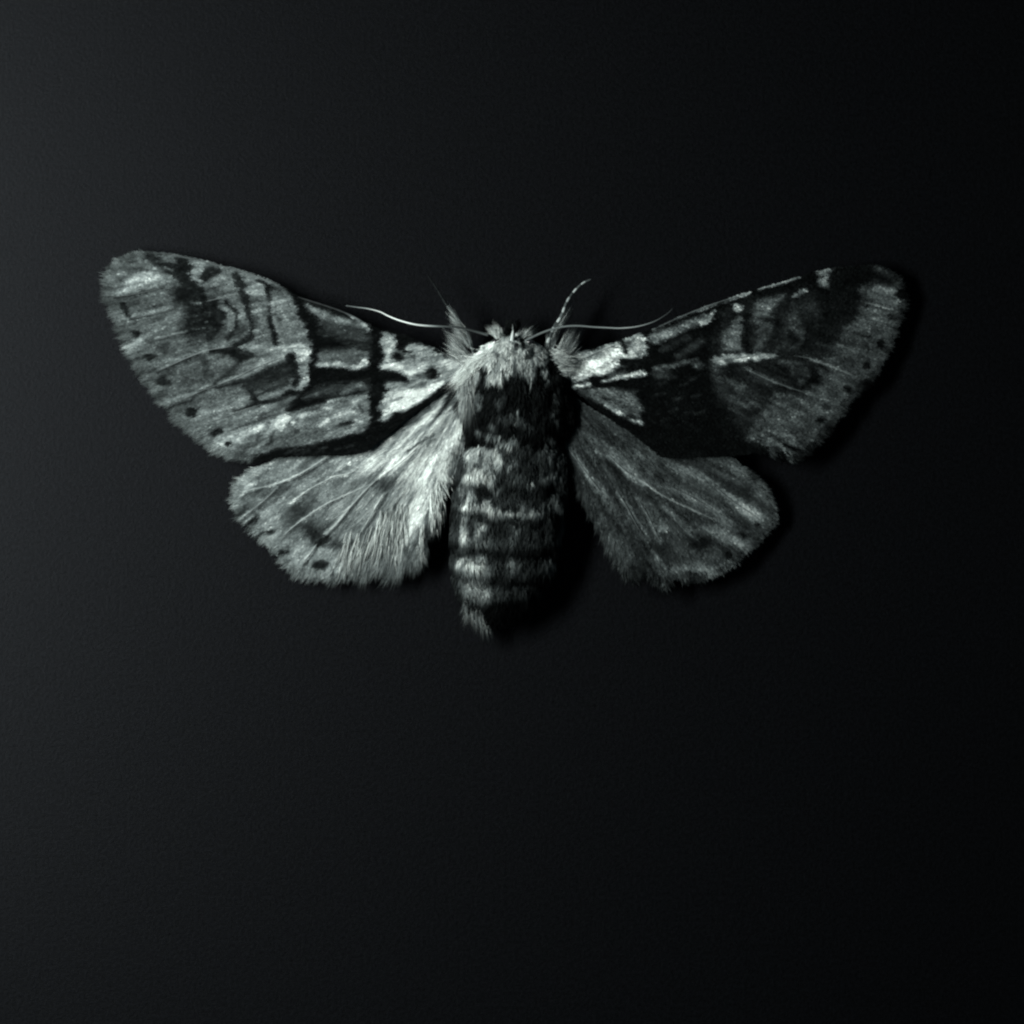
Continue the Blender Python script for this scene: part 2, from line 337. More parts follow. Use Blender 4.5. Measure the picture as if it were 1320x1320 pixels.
G.st([(620,1000),(600,1120)], 40, 92, 4); G.st([(760,1000),(780,1120)], 40, 96, 4)
D = G.frame(370, 360, 4.4)
D.poly([(560,900),(760,800),(880,640),(980,560),(1060,760),(1050,900),(960,900),(800,1000),(600,1010)], 148, 6)
D.st([(700,800),(820,720),(900,630)], (40,20), 100, 4); D.st([(590,900),(720,850),(860,770)], 34, 152, 3)
D.st([(680,980),(780,910),(880,850),(970,790)], 12, 64, 1.6); D.st([(860,860),(960,800)], 30, 156, 2)
D.st([(1020,790),(980,880),(900,960),(870,1060)], (50,60), 184, 4); D.st([(940,640),(900,720),(850,780)], (50,20), 56, 3)
D.st([(1040,900),(980,960),(930,1100)], (20,30), 120, 3); D.st([(1000,900),(940,1000)], 10, 78, 2)
D.st([(960,700),(980,760)], 50, 70, 3); D.st([(600,860),(760,790)], 12, 80, 2); D.st([(500,910),(545,890)], 40, 112, 2)
LH.c = np.where(LH.c > 40, 100 + (LH.c - 112) * 1.28, LH.c)
LH.streak(618, 470, .46, 62, 46, 31, .16, .08)

# ---------------------------------------------------------------- right forewing, shade of its dim side painted into the tones
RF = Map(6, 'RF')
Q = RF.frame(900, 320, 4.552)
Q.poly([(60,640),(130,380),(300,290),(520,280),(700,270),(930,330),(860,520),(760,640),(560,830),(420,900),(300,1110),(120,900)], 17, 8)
Q.poly([(940,330),(1190,350),(1150,560),(1090,680),(950,800),(880,930),(700,1140),(580,1220),(440,1190),(290,1110),(330,1000),(420,900),
        (560,860),(720,800),(760,640),(850,500),(930,420)], 40, 7)
Q.poly([(950,240),(1050,195),(1160,230),(1210,330),(1130,352),(980,312)], 56, 5); Q.st([(1040,120),(1120,150),(1180,200)], 26, 36, 4)
Q.el((800,340), (110,100), 7, 8); Q.el((680,500), (120,90), 9, 8); Q.el((620,340), (60,40), 18, 5)
Q.el((1080,270), (60,40), 62, 5); Q.st([(980,318),(1130,357)], (6,9), 92, 1); Q.st([(810,562),(960,612)], 8, 76, 1.2); Q.el((1075,650), (12,6), 92, 1)
Q.st([(650,645),(720,670),(800,700),(925,752)], (12,7), 92, 1.1); Q.st([(280,705),(360,745),(440,780),(560,825)], (16,8), 80, 1.4)
Q.el((650,852), (20,10), 84, 1.2, rot=.4); Q.st([(720,880),(820,915)], 10, 70, 1.6); Q.st([(190,885),(300,942)], (22,12), 58, 2); Q.el((385,965), (22,18), 58, 2)
Q.poly([(540,700),(640,680),(650,740),(600,800),(540,760)], 24, 4); Q.st([(540,740),(600,780)], 10, 44, 2)
Q.el((600,900), (120,50), 38, 8); Q.el((800,830), (80,50), 44, 7); Q.el((960,560), (90,60), 44, 7); Q.el((1010,410), (70,50), 46, 6)
Q.poly([(70,655),(130,622),(250,616),(460,628),(320,662),(200,672),(110,700)], 116, 2); Q.st([(100,655),(260,640)], 36, 124, 2.5)
Q.st([(330,620),(450,632)], 16, 88, 2); Q.st([(330,590),(390,550)], 12, 50, 2); Q.st([(90,690),(130,830),(220,900)], (50,40), 36, 5); Q.el((185,700), (22,40), 10, 3)
Q.el((250,830), (26,30), 46, 4)
Q.poly([(125,600),(160,510),(215,400),(262,395),(262,590),(190,610)], 54, 3); Q.el((190,515), (44,18), 74, 3); Q.el((222,348), (28,22), 112, 2)
Q.st([(270,390),(290,600)], (40,50), 7, 3)
Q.st([(0,368),(110,322)], 13, 88, 1.3); Q.st([(190,298),(292,263)], (12,18), 104, 1.3); Q.st([(350,241),(595,172)], (12,7), 116, 1.1)
Q.poly([(685,140),(780,120),(762,160),(775,240),(720,225)], 66, 2); Q.st([(690,140),(778,124)], 12, 100, 1.3); Q.st([(790,118),(900,100)], 6, 26, 1.5)
Q.poly([(310,325),(400,290),(500,280),(440,350),(400,400),(330,400)], 66, 4); Q.st([(555,282),(625,250)], (12,22), 88, 2); Q.st([(330,420),(400,450),(350,590)], 40, 34, 5)
Q.st([(340,490),(400,450)], 10, 60, 2); Q.st([(530,420),(590,495)], (20,30), 50, 4); Q.st([(560,380),(640,350)], 40, 26, 4)
for dy in range(0, 5):
    Q.st([(285+dy*25,1104+dy*14),(420+dy*22,1068+dy*20),(560+dy*14,1110+dy*20)], 8, 72, 1.3)
Q.st([(480,1150),(545,1250)], (20,14), 66, 2); Q.st([(420,1180),(460,1220)], 20, 60, 2); Q.st([(560,1200),(620,1190)], 20, 40, 2)
for (x, y, a_, b_) in [(1182,268,26,26),(1137,408,28,20),(1075,565,36,34),(985,690,26,26),(882,832,26,24),(722,1012,28,22),(483,1212,16,16)]:
    Q.el((x, y), (a_, b_), 6, 2.2)
Q.st([(500,1150),(590,1190)], (20,34), 4, 1.8)
for pts_, w_, t_ in [([(330,430),(420,440),(405,520),(330,585)],(20,14),40), ([(430,400),(520,440),(520,540),(450,600)],(26,18),30), ([(560,400),(610,470),(600,560),(530,600)],(22,14),34),
        ([(480,665),(600,680),(645,740),(600,800)],(24,16),34), ([(150,750),(230,815),(270,880),(360,930)],(22,14),40), ([(120,820),(190,930),(300,1010)],(20,14),28), ([(330,740),(420,800),(470,880)],(22,14),32),
        ([(700,560),(800,600)],(16,10),34), ([(640,300),(700,380),(690,470)],(24,16),22), ([(860,470),(920,440),(960,380)],(20,12),50), ([(700,700),(760,760),(740,820)],(22,14),40), ([(450,860),(560,870),(640,930)],(20,12),52)]:
    Q.st(pts_, w_, t_, 2.5)
for pts_, w_, t_ in [([(470,640),(560,655),(640,650)],12,9), ([(300,660),(420,720),(520,760)],14,9), ([(480,700),(560,760),(560,830)],14,8), ([(390,560),(460,520),(470,420)],14,10), ([(620,690),(720,690),(760,720)],14,8)]:
    Q.st(pts_, w_, t_, 2.0)
P = Q.frame(690, 340, 4.889)
P.poly([(60,560),(330,550),(530,488),(650,436),(690,470),(705,570),(620,600),(480,680),(370,715),(250,745),(170,700)], 112, 2.2)
P.st([(260,700),(330,645),(430,600),(525,540)], (60,54), 200, 4); P.st([(205,640),(380,562),(535,498)], (24,12), 136, 1.6)
P.st([(250,640),(330,590),(420,565)], 14, 92, 2); P.st([(230,700),(330,690),(470,660),(560,590)], (30,20), 170, 3)
P.st([(600,560),(660,480)], (50,60), 138, 2.5); P.st([(560,500),(610,470)], 18, 100, 2); P.st([(545,495),(560,525),(575,555)], (30,34), 10, 1.6)
P.st([(640,580),(700,570)], 20, 90, 2); P.st([(560,620),(660,630)], (50,60), 10, 2); P.el((375,742), (42,34), 5, 2)
P.st([(420,745),(540,712),(672,688)], (10,36), 158, 1.8); P.st([(240,775),(335,758)], (18,24), 158, 2); P.st([(480,700),(560,680)], 24, 50, 3)
P.poly([(240,785),(340,795),(470,785),(640,800),(655,880),(668,1008),(600,988),(540,958),(400,880)], 58, 3)
P.st([(340,790),(450,792)], 10, 96, 1.6); P.st([(420,875),(480,915),(545,952)], (12,22), 128, 1.6); P.st([(600,985),(665,1000)], (14,22), 118, 1.6); P.st([(500,840),(640,890)], 40, 66, 5)
P.st([(560,960),(610,960),(640,975)], 18, 10, 2)
P.st([(742,415),(900,342),(1000,300),(1155,243)], 9, 84, 1.2); P.st([(752,470),(860,430),(960,385),(1080,340)], (70,40), 72, 3)
P.st([(1045,382),(1090,350),(1125,295)], (26,12), 116, 1.5); P.st([(770,470),(840,450)], 36, 84, 3); P.st([(900,580),(1040,490)], 30, 44, 4); P.st([(800,540),(960,470)], 26, 30, 4)
for px_, py_ in ((800,750),(860,720),(930,760),(1000,720),(780,820),(900,850),(1010,830),(870,920),(960,940),(820,980),(1030,940)):
    P.st([(px_-26,py_+8),(px_+26,py_-8)], 10, 22, 2)
P.st([(760,665),(830,650),(920,628),(1020,600)], (36,10), 62, 2); P.el((800,690), (50,34), 38, 4); P.el((1020,640), (30,22), 56, 2.5)
P.st([(1180,250),(1230,220),(1320,192)], (6,24), 110, 1.4)
RF.streak(640, 350, .42, 75, 26, 41, .32, .40)

# ---------------------------------------------------------------- right hindwing, its shaded dimness painted into the tones
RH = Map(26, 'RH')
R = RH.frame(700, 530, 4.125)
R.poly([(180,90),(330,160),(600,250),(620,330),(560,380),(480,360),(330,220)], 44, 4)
R.st([(300,190),(400,270),(480,360),(540,385)], (60,20), 66, 4); R.st([(210,120),(320,200)], (14,40), 46, 4)
R.st([(110,160),(160,230),(230,330),(320,445)], (24,34), 74, 3); R.st([(30,150),(90,200),(125,280)], (30,14), 84, 2)
R.st([(240,420),(260,540),(300,630),(400,750),(440,880)], (60,50), 44, 5); R.st([(255,545),(305,640)], (10,18), 92, 2)
R.st([(330,480),(400,600),(440,760)], 70, 40, 6)
R.st([(390,420),(440,500),(500,610),(540,670)], (26,34), 68, 3.5); R.st([(500,460),(560,560),(620,690)], (14,22), 60, 3)
R.st([(330,330),(420,430)], 30, 30, 5); R.st([(230,200),(340,330)], 40, 34, 5)
R.st([(540,378),(600,425),(700,480),(790,520),(910,575)], (12,7), 98, 1.2); R.st([(640,385),(900,520),(1000,600)], (40,60), 48, 6)
R.st([(760,330),(860,355)], (10,16), 76, 2); R.st([(680,280),(820,330),(900,390),(1010,480),(1150,575)], (30,60), 60, 4)
R.st([(820,250),(960,270),(1060,320),(1190,450)], (20,60), 42, 5); R.st([(820,280),(940,370),(1080,430)], (14,60), 15, 4)
R.st([(1040,510),(1150,570)], (30,44), 80, 4); R.st([(640,520),(760,640),(860,640)], (20,60), 46, 5); R.el((640,625), (20,16), 72, 3)
R.st([(900,640),(1080,720)], 60, 58, 5); R.el((1000,450), (10,6), 96, 1.2)
R.el((840,700), (66,44), 7, 5); R.el((625,730), (56,34), 16, 5); R.st([(880,460),(1000,560),(1080,620)], (10,16), 18, 3)
R.st([(690,845),(800,830),(900,860),(990,835)], (50,60), 62, 5); R.st([(470,830),(560,850)], 60, 12, 5)
R.st([(345,275),(440,370),(560,460)], (26,40), 13, 3); R.st([(200,190),(300,340),(400,480),(520,640),(600,740)], (10,16), 16, 2.5)
R.st([(640,540),(760,660)], (16,10), 18, 3); R.st([(160,240),(230,380),(380,600),(480,720)], 8, 20, 3)
R.st([(590,790),(620,860),(655,955)], (26,20), 70, 2.5); R.st([(540,800),(590,940)], (12,14), 40, 2.5); R.st([(430,800),(445,880)], 26, 40, 3)
for (x, y, a_, b_) in [(985,765,28,18),(1072,668,28,18),(1140,602,20,14),(790,865,24,12)]:
    R.el((x, y), (a_, b_), 5, 2, rot=.5)
R.st([(975,705),(1050,770)], 7, 12, 1.5); R.st([(580,745),(650,830)], (8,14), 70, 2)
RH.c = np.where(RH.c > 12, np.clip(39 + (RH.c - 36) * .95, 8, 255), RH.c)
RH.streak(705, 480, .55, 62, 46, 51, .30, .12)

# ---------------------------------------------------------------- body fur
BD = Map(13, 'BD')
T = BD.frame(590, 380, 8.8)
T.poly([(-60,760),(100,690),(380,560),(560,500),(640,500),(630,720),(620,900),(580,960),(540,850),(380,850),(250,830),(180,770),(90,830),(0,900)], 138, 2.5)
T.st([(40,730),(220,660),(400,580)], (90,70), 172, 4); T.st([(530,600),(590,700),(600,780)], (50,60), 178, 3); T.st([(340,830),(520,800)], 40, 140, 3)
T.st([(400,660),(470,720)], (60,50), 46, 2.5); T.st([(320,740),(400,760)], 44, 62, 3); T.st([(470,560),(540,760)], 12, 66, 1.6); T.st([(520,540),(590,700)], 9, 60, 1.4)
T.poly([(640,650),(760,610),(860,500),(960,560),(1060,650),(1040,720),(990,810),(870,800),(870,950),(820,1000),(780,900),(700,920),(640,780)], 80, 3)
for i in range(7):
    T.st([(760+i*38,640-i*12),(800+i*34,720),(770+i*30,830)], 9, 120 if i % 2 else 56, 1.3)
T.el((695,860), (28,50), 118, 3); T.el((682,665), (40,30), 188, 2); T.poly([(780,860),(860,850),(870,980),(830,1010),(800,960)], 92, 2.5)
T.st([(640,760),(640,960)], 24, 36, 3); T.st([(730,820),(760,930)], 20, 44, 3)
T.poly([(540,530),(600,540),(620,620),(560,610)], 156, 2); T.st([(600,545),(655,595),(705,545)], 26, 14, 1.2); T.st([(655,590),(655,635)], 24, 24, 1.3); T.el((742,592), (42,34), 8, 1.8)
T.poly([(585,490),(618,380),(640,490),(640,520),(600,520)], 150, 1.2); T.st([(650,470),(665,520)], 26, 14, 1.3); T.st([(620,545),(690,545)], 12, 120, 1)
T.st([(770,540),(800,590)], 16, 120, 1.4); T.el((600,590), (18,10), 150, 1.2); T.el((700,600), (22,8), 140, 1.2)
T.st([(350,395),(420,400),(490,440)], (44,60), 128, 2.5); T.el((385,395), (34,20), 152, 2); T.st([(690,470),(780,430),(885,385)], (60,40), 112, 2.5); T.el((460,520), (60,16), 76, 2); T.st([(400,500),(520,490)], 22, 104, 2)
T.poly([(365,890),(440,870),(505,890),(500,1010),(420,1020),(365,1030)], 132, 2.5); T.el((465,950), (24,40), 160, 2.5); T.el((340,980), (22,44), 90, 2.5)
T.el((990,930), (40,60), 72, 3); T.el((1000,910), (20,20), 88, 2); T.el((80,955), (56,44), 200, 3); T.poly([(110,880),(240,890),(260,1000),(200,1040),(130,1000)], 116, 3)
T.st([(70,1010),(90,1150),(50,1320)], (80,110), 108, 4); T.el((240,1190), (28,60), 66, 3); T.el((180,1130), (30,70), 46, 4)
T.st([(60,870),(160,800),(270,850),(300,960),(230,1060)], (50,60), 10, 2.5); T.el((480,1230), (30,60), 42, 4, rot=.5)
U = T.frame(600, 460, 8.25)
U.el((145,490), (28,60), 62, 3); U.el((490,650), (18,36), 74, 2); U.el((560,650), (24,44), 76, 2); U.el((612,655), (10,14), 92, 1.2)
U.st([(290,720),(310,790)], 60, 46, 4); U.st([(360,660),(440,680)], 50, 34, 4); U.st([(600,700),(680,740)], (40,50), 32, 4)
U.st([(130,800),(170,820)], 30, 76, 3); U.st([(240,840),(330,880),(450,945)], (30,70), 92, 3); U.el((400,905), (50,24), 118, 3, rot=.6); U.el((512,905), (52,34), 124, 2.5)
U.el((940,620), (30,40), 50, 3); U.el((940,470), (40,30), 28, 4); U.st([(930,620),(970,700)], 24, 40, 3)
U.st([(640,340),(660,420)], 20, 24, 3); U.st([(880,870),(950,920),(990,1000)], (50,30), 78, 3)
V = U.frame(580, 560, 7.333)
V.poly([(120,220),(220,130),(330,100),(440,130),(520,220),(460,330),(400,440),(470,520),(420,580),(380,500),(260,470),(180,500),(100,600),(80,480),(150,350)], 104, 4)
V.el((200,190), (60,34), 142, 3, rot=-.5); V.el((430,205), (32,60), 156, 3); V.el((300,150), (60,40), 126, 4); V.el((250,290), (54,30), 52, 4)
V.el((300,395), (36,64), 150, 3.5); V.el((195,415), (44,34), 146, 3, rot=-.6); V.el((150,500), (60,40), 84, 4); V.el((430,515), (44,44), 128, 3); V.el((432,520), (16,14), 156, 1.5)
V.el((290,520), (44,50), 12, 3.5); V.el((590,300), (50,80), 82, 4, rot=.3); V.el((610,450), (20,30), 44, 3); V.el((900,230), (100,50), 34, 6); V.st([(1080,200),(1100,330)], 50, 50, 4)
V.el((770,488), (44,30), 112, 2.5); V.el((890,440), (36,30), 52, 4)
V.st([(200,560),(220,650),(300,690),(440,750)], (80,80), 112, 4); V.el((350,680), (50,34), 136, 3, rot=.5); V.st([(440,745),(560,760),(700,765),(870,745)], (44,48), 100, 3.5); V.el((660,700), (44,60), 66, 4); V.el((850,745), (24,30), 110, 2)
V.st([(270,740),(360,800),(400,900)], (30,60), 24, 4)
V.st([(190,640),(140,760),(130,900),(150,1080)], (90,80), 108, 4); V.el((120,720), (34,40), 140, 3); V.el((130,930), (30,70), 138, 3)
V.st([(240,780),(260,900),(240,1050)], (40,60), 84, 4); V.el((315,860), (34,60), 124, 3, rot=.3); V.el((330,1000), (70,60), 64, 5)
V.el((620,880), (34,60), 74, 4, rot=-.5); V.el((580,1010), (50,60), 42, 5); V.st([(100,1110),(330,1120)], (24,40), 24, 3.5)
V.poly([(90,1190),(180,1140),(340,1180),(370,1280),(340,1480),(260,1540),(180,1490),(90,1400)], 98, 11); V.el((190,1210), (60,60), 132, 4); V.el((100,1220), (34,50), 128, 3); V.el((270,1260), (30,70), 140, 3, rot=.3)
V.st([(180,1300),(200,1480)], (60,40), 116, 4); V.st([(300,1330),(290,1500)], (30,30), 112, 4); V.st([(240,1300),(240,1450)], 22, 66, 3)
V.st([(100,1340),(140,1460)], 20, 120, 3); V.el((600,1220), (70,50), 62, 4); V.el((570,1200), (24,50), 82, 3)
W = V.frame(540, 560, 4.4)
W.poly([(250,840),(390,840),(410,930),(370,955),(285,950)], 84, 8); W.el((370,880), (30,40), 92, 4); W.el((540,850), (16,50), 46, 4)
W.poly([(240,1040),(300,980),(330,1010),(350,1090),(420,1190),(380,1200),(300,1110)], 66, 4); W.el((300,1040), (40,30), 84, 4)
W.st([(260,960),(420,965)], 24, 16, 4)
# right-hand fur: pale belts as on the left, darkened with painted-in shade
mir = BD.c[:, ::-1]; sh = int(round(2 * 661 - (N - 1)))
mir = np.roll(mir, sh, axis=1)
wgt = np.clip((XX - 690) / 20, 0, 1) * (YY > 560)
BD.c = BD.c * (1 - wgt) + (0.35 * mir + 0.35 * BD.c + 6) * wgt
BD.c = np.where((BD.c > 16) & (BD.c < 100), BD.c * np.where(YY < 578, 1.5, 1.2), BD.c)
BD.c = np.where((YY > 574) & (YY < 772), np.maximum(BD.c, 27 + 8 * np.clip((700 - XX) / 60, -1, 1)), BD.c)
for gy_, gd_ in ((570, .35), (632, .45), (669, .55), (711, .55), (747, .4)):  # segment shading painted into the tone: gaps darkened, crests lightened below
    BD.c *= 1 - gd_ * np.exp(-((YY - gy_ + ((XX - 658) / 70) ** 2 * 9) / 4.5) ** 2)
for gy_ in (620, 660, 700, 735):
    BD.c *= 1 + .35 * np.exp(-((YY - gy_ + ((XX - 658) / 70) ** 2 * 9) / 7) ** 2)
BD.c *= 1 - .45 * np.clip((YY - 768) / 14, 0, 1) * (YY > 768)
BD.streak(661, 200, .30, 60, 12, 61, .16, .12)
for m_ in (LF, LH, RF, RH, BD):
    m_.c = np.clip(m_.c, 3, 235)

# ------------------------------------------------------------------ helpers
def lin(t):
    c = np.clip(np.asarray(t, np.float64) / 255.0, 0, 1)
    return np.where(c <= 0.04045, c / 12.92, ((c + 0.055) / 1.055) ** 2.4)

def samp(c, x, y):
    x = np.clip(np.asarray(x, np.float64), 0, N - 1.01); y = np.clip(np.asarray(y, np.float64), 0, N - 1.01)
    xi = x.astype(int); yi = y.astype(int); fx = x - xi; fy = y - yi
    return (c[yi, xi] * (1 - fx) + c[yi, xi + 1] * fx) * (1 - fy) + (c[yi + 1, xi] * (1 - fx) + c[yi + 1, xi + 1] * fx) * fy

def W3(x, y, z):
    """photo plan position and height -> world (the plan is measured where the height stands)"""
    k = (CAM_Z - z) / CAM_Z
    return np.stack([(np.asarray(x) - 660) / 100 * k, (660 - np.asarray(y)) / 100 * k, z + 0 * np.asarray(x)], -1)

# ---- macro shape of the moth
def z_body(y):      # height of the body axis
    return 0.46
def z_wing(kind, x, y):
    x = np.asarray(x, np.float64); y = np.asarray(y, np.float64)
    dx = np.abs(x - 660) / 100
    left = kind[0] == 'L'
    z = 0.32 - 0.042 * dx if left else 0.33 - 0.018 * dx - 0.042 * np.clip(dx - 1.4, 0, 9)
    if kind[1] == 'F':
        z = z + 0.03 * np.sin(np.clip((y - 420 + (dx * 22)) / 150, -1, 2) * 1.6) * np.clip(dx / 2, 0, 1)
    else:
        cx, cy = (610, 490) if left else (712, 500)
        ang = np.arctan2(y - cy, x - cx); r = np.hypot(x - cx, y - cy)
        z = z - 0.045 - 0.00008 * r + 0.012 * np.sin(ang * 17 + 1) * np.clip(r / 120, 0, 1)
    return z

def irradiance(kind, x, y):
    """how strongly the lamp reaches a place of the wing, 1 near the left wing base: only used to turn the
    measured brightness of each marking into a scale colour that, on the right wings, keeps painted-in shade"""
    z = z_wing(kind, x, y); e = 4.0
    def smooth(a, b):
        dx = np.abs(a - 660) / 100
        return 0.32 - 0.042 * dx if kind[0] == 'L' else 0.33 - 0.018 * dx - 0.042 * np.clip(dx - 1.4, 0, 9)
    zx = (smooth(x + e, y) - smooth(x - e, y)) / (2 * e) * 100
    n = np.stack([-zx, 0 * zx, 1 + 0 * zx], -1); n /= np.linalg.norm(n, axis=-1, keepdims=True)
    p = W3(x, y, z); L = np.array(LAMP) - p; d = np.linalg.norm(L, axis=-1, keepdims=True)
    ax = -np.array(v_ / np.linalg.norm(v_)); co = (L / d * ax).sum(-1)
    return (n * L / d).sum(-1) * np.clip(co, 0, 1) / d[..., 0] ** 2
IREF = float(irradiance('LF', np.array([520.0]), np.array([500.0]))[0])
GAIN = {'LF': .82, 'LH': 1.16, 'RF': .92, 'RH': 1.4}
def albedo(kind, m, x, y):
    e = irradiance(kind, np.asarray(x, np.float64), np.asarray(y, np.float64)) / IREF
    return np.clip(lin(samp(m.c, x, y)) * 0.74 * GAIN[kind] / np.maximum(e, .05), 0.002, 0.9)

TINT = np.array([0.93, 1.0, 0.965])
def tint(a, warm=None):
    a = np.asarray(a)[..., None]
    w = np.clip(a / .42, 0, 1)
    t = np.array([.83, 1.0, .99]) * (1 - w) + np.array([.91, 1.0, .95]) * w
    return np.clip(a * t, 0, 1)

# ---- materials
def mat_attr(name, rough=0.62, spec=0.25, sub=False):
    m = bpy.data.materials.new(name); m.use_nodes = True; nt = m.node_tree; b = nt.nodes['Principled BSDF']
    a = nt.nodes.new('ShaderNodeAttribute'); a.attribute_name = 'tone'
    nt.links.new(a.outputs['Color'], b.inputs['Base Color'])
    b.inputs['Roughness'].default_value = rough; b.inputs['Specular IOR Level'].default_value = spec
    if sub:
        n = nt.nodes.new('ShaderNodeTexNoise'); n.inputs['Scale'].default_value = 38; n.inputs['Detail'].default_value = 5
        tc = nt.nodes.new('ShaderNodeTexCoord'); nt.links.new(tc.outputs['Object'], n.inputs['Vector'])
        bu = nt.nodes.new('ShaderNodeBump'); bu.inputs['Strength'].default_value = 0.35; bu.inputs['Distance'].default_value = 0.02
        nt.links.new(n.outputs['Fac'], bu.inputs['Height']); nt.links.new(bu.outputs['Normal'], b.inputs['Normal'])
    return m
M_WING = mat_attr('wing_membrane', .9, 0.0, True)
M_SCALE = mat_attr('wing_scales', .9, 0.0)
M_FUR = mat_attr('moth_fur', .85, .01)
M_VEIN = mat_attr('wing_vein', .6, .12)
M_SKIN = mat_attr('moth_skin', .9, 0.0, True)

def mesh_obj(name, V, F, col, mat, parent=None, kind=None, smooth=True, label=None):
    """V (n,3), F list of (k, array (m,k)) or one array; col (n,3) per vertex"""
    me = bpy.data.meshes.new(name)
    Fs = F if isinstance(F, list) else [F]
    V = np.asarray(V, np.float32)
    nl = sum(f.size for f in Fs); nf = sum(len(f) for f in Fs)
    me.vertices.add(len(V)); me.vertices.foreach_set('co', V.ravel())
    me.loops.add(nl); me.polygons.add(nf)
    me.loops.foreach_set('vertex_index', np.concatenate([f.ravel() for f in Fs]).astype(np.int32))
    st = []; c = 0
    for f in Fs:
        k = f.shape[1]; st.append(c + np.arange(len(f)) * k); c += f.size
    me.polygons.foreach_set('loop_start', np.concatenate(st).astype(np.int32))
    me.update(calc_edges=True); me.validate()
    me.polygons.foreach_set('use_smooth', np.full(len(me.polygons), smooth))
    if col is not None:
        at = me.color_attributes.new('tone', 'FLOAT_COLOR', 'POINT')
        cc = np.ones((len(V), 4), np.float32); cc[:, :3] = col
        at.data.foreach_set('color', cc.ravel())
    me.materials.append(mat)
    o = bpy.data.objects.new(name, me); COL.objects.link(o)
    if parent is not None: o.parent = parent
    if kind: o['kind'] = kind
    if label: o['label'] = label
    return o

def resample(pts, n, closed=True):
    p = np.array(pts, float)
    if closed: p = np.vstack([p, p[:1]])
    # Catmull-Rom through the points
    m = len(p); out = []
    for i in range(m - 1):
        if closed: a, b, c, d = p[(i - 1) % (m - 1)], p[i], p[i + 1], p[(i + 2) % (m - 1)]
        else: a, b, c, d = p[max(i - 1, 0)], p[i], p[i + 1], p[min(i + 2, m - 1)]
        for t in np.linspace(0, 1, 12, endpoint=False):
            out.append(0.5 * ((2 * b) + (c - a) * t + (2 * a - 5 * b + 4 * c - d) * t * t + (3 * b - a - 3 * c + d) * t ** 3))
    out.append(p[-1]); out = np.array(out)
    s = np.concatenate([[0], np.cumsum(np.hypot(*(out[1:] - out[:-1]).T))])
    q = np.linspace(0, s[-1], n, endpoint=not closed)
    return np.stack([np.interp(q, s, out[:, 0]), np.interp(q, s, out[:, 1])], -1)

def inside(poly, x, y):
    r = np.zeros(x.shape, bool)
    for i in range(len(poly)):
        ax, ay = poly[i]; bx, by = poly[(i + 1) % len(poly)]
        if ay != by:
            r ^= ((ay > y) != (by > y)) & (x < (bx - ax) * (y - ay) / (by - ay) + ax)
    return r

def strands(R0, R1, R2, rad, col0, col1=None):
    """tapering three-sided hairs through root, middle and tip"""
    n = len(R0); d = R2 - R0; d /= np.linalg.norm(d, axis=1, keepdims=True) + 1e-9
    up = np.tile([0, 0, 1.0], (n, 1)); s = np.cross(d, up); s /= np.linalg.norm(s, axis=1, keepdims=True) + 1e-6
    t = np.cross(s, d); rad = np.asarray(rad).reshape(-1, 1) * np.ones((n, 1)); V = np.zeros((n, 7, 3))
    for k, a in enumerate((math.pi / 2, math.pi / 2 + 2.094, math.pi / 2 + 4.189)):
        w = s * math.cos(a) + t * math.sin(a)
        V[:, k] = R0 + w * rad; V[:, 3 + k] = R1 + w * rad * .8
    V[:, 6] = R2
    b = (np.arange(n) * 7)[:, None, None]
    q = np.array([[0, 1, 4, 3], [1, 2, 5, 4], [2, 0, 3, 5]])[None] + b
    tr = np.array([[3, 4, 6], [4, 5, 6], [5, 3, 6]])[None] + b
    c = np.repeat(col0[:, None], 7, 1)
    if col1 is not None: c[:, 3:6] = (col0[:, None] + col1[:, None]) / 2; c[:, 6] = col1
    return V.reshape(-1, 3), [q.reshape(-1, 4), tr.reshape(-1, 3)], c.reshape(-1, 3)

def join(parts):
    Vs, Qs, Ts, Cs = [], [], [], []; o = 0
    for V, F, C in parts:
        Vs.append(V); Qs.append(F[0] + o); Ts.append(F[1] + o); Cs.append(C); o += len(V)
    return np.concatenate(Vs), [np.concatenate(Qs), np.concatenate(Ts)], np.concatenate(Cs)

def tube(P, rad, col, sides=7):
    """closed tapering tube through world points P"""
    P = np.asarray(P, float); n = len(P); T = np.gradient(P, axis=0); T /= np.linalg.norm(T, axis=1, keepdims=True)
    s = np.cross(T, [0, 0, 1.0]); s /= np.linalg.norm(s, axis=1, keepdims=True) + 1e-9; u = np.cross(s, T)
    rad = np.asarray(rad) * np.ones(n); a = np.arange(sides) / sides * 2 * math.pi
    V = (P[:, None] + (s[:, None] * np.cos(a)[None, :, None] + u[:, None] * np.sin(a)[None, :, None]) * rad[:, None, None]).reshape(-1, 3)
    i = np.arange(n - 1)[:, None]; j = np.arange(sides)[None]; j2 = (j + 1) % sides
    Q = np.stack([i * sides + j, i * sides + j2, (i + 1) * sides + j2, (i + 1) * sides + j], -1).reshape(-1, 4)
    V = np.vstack([V, P[:1], P[-1:]]); k = n * sides
    T1 = np.stack([np.full(sides, k), j2[0], j[0]], -1); T2 = np.stack([np.full(sides, k + 1), (n - 1) * sides + j[0], (n - 1) * sides + j2[0]], -1)
    C = np.repeat(np.asarray(col, float).reshape(-1, 3) * np.ones((n, 3)), sides, 0); C = np.vstack([C, C[:1], C[-1:]])
    return V, [Q, np.vstack([T1, T2])], C

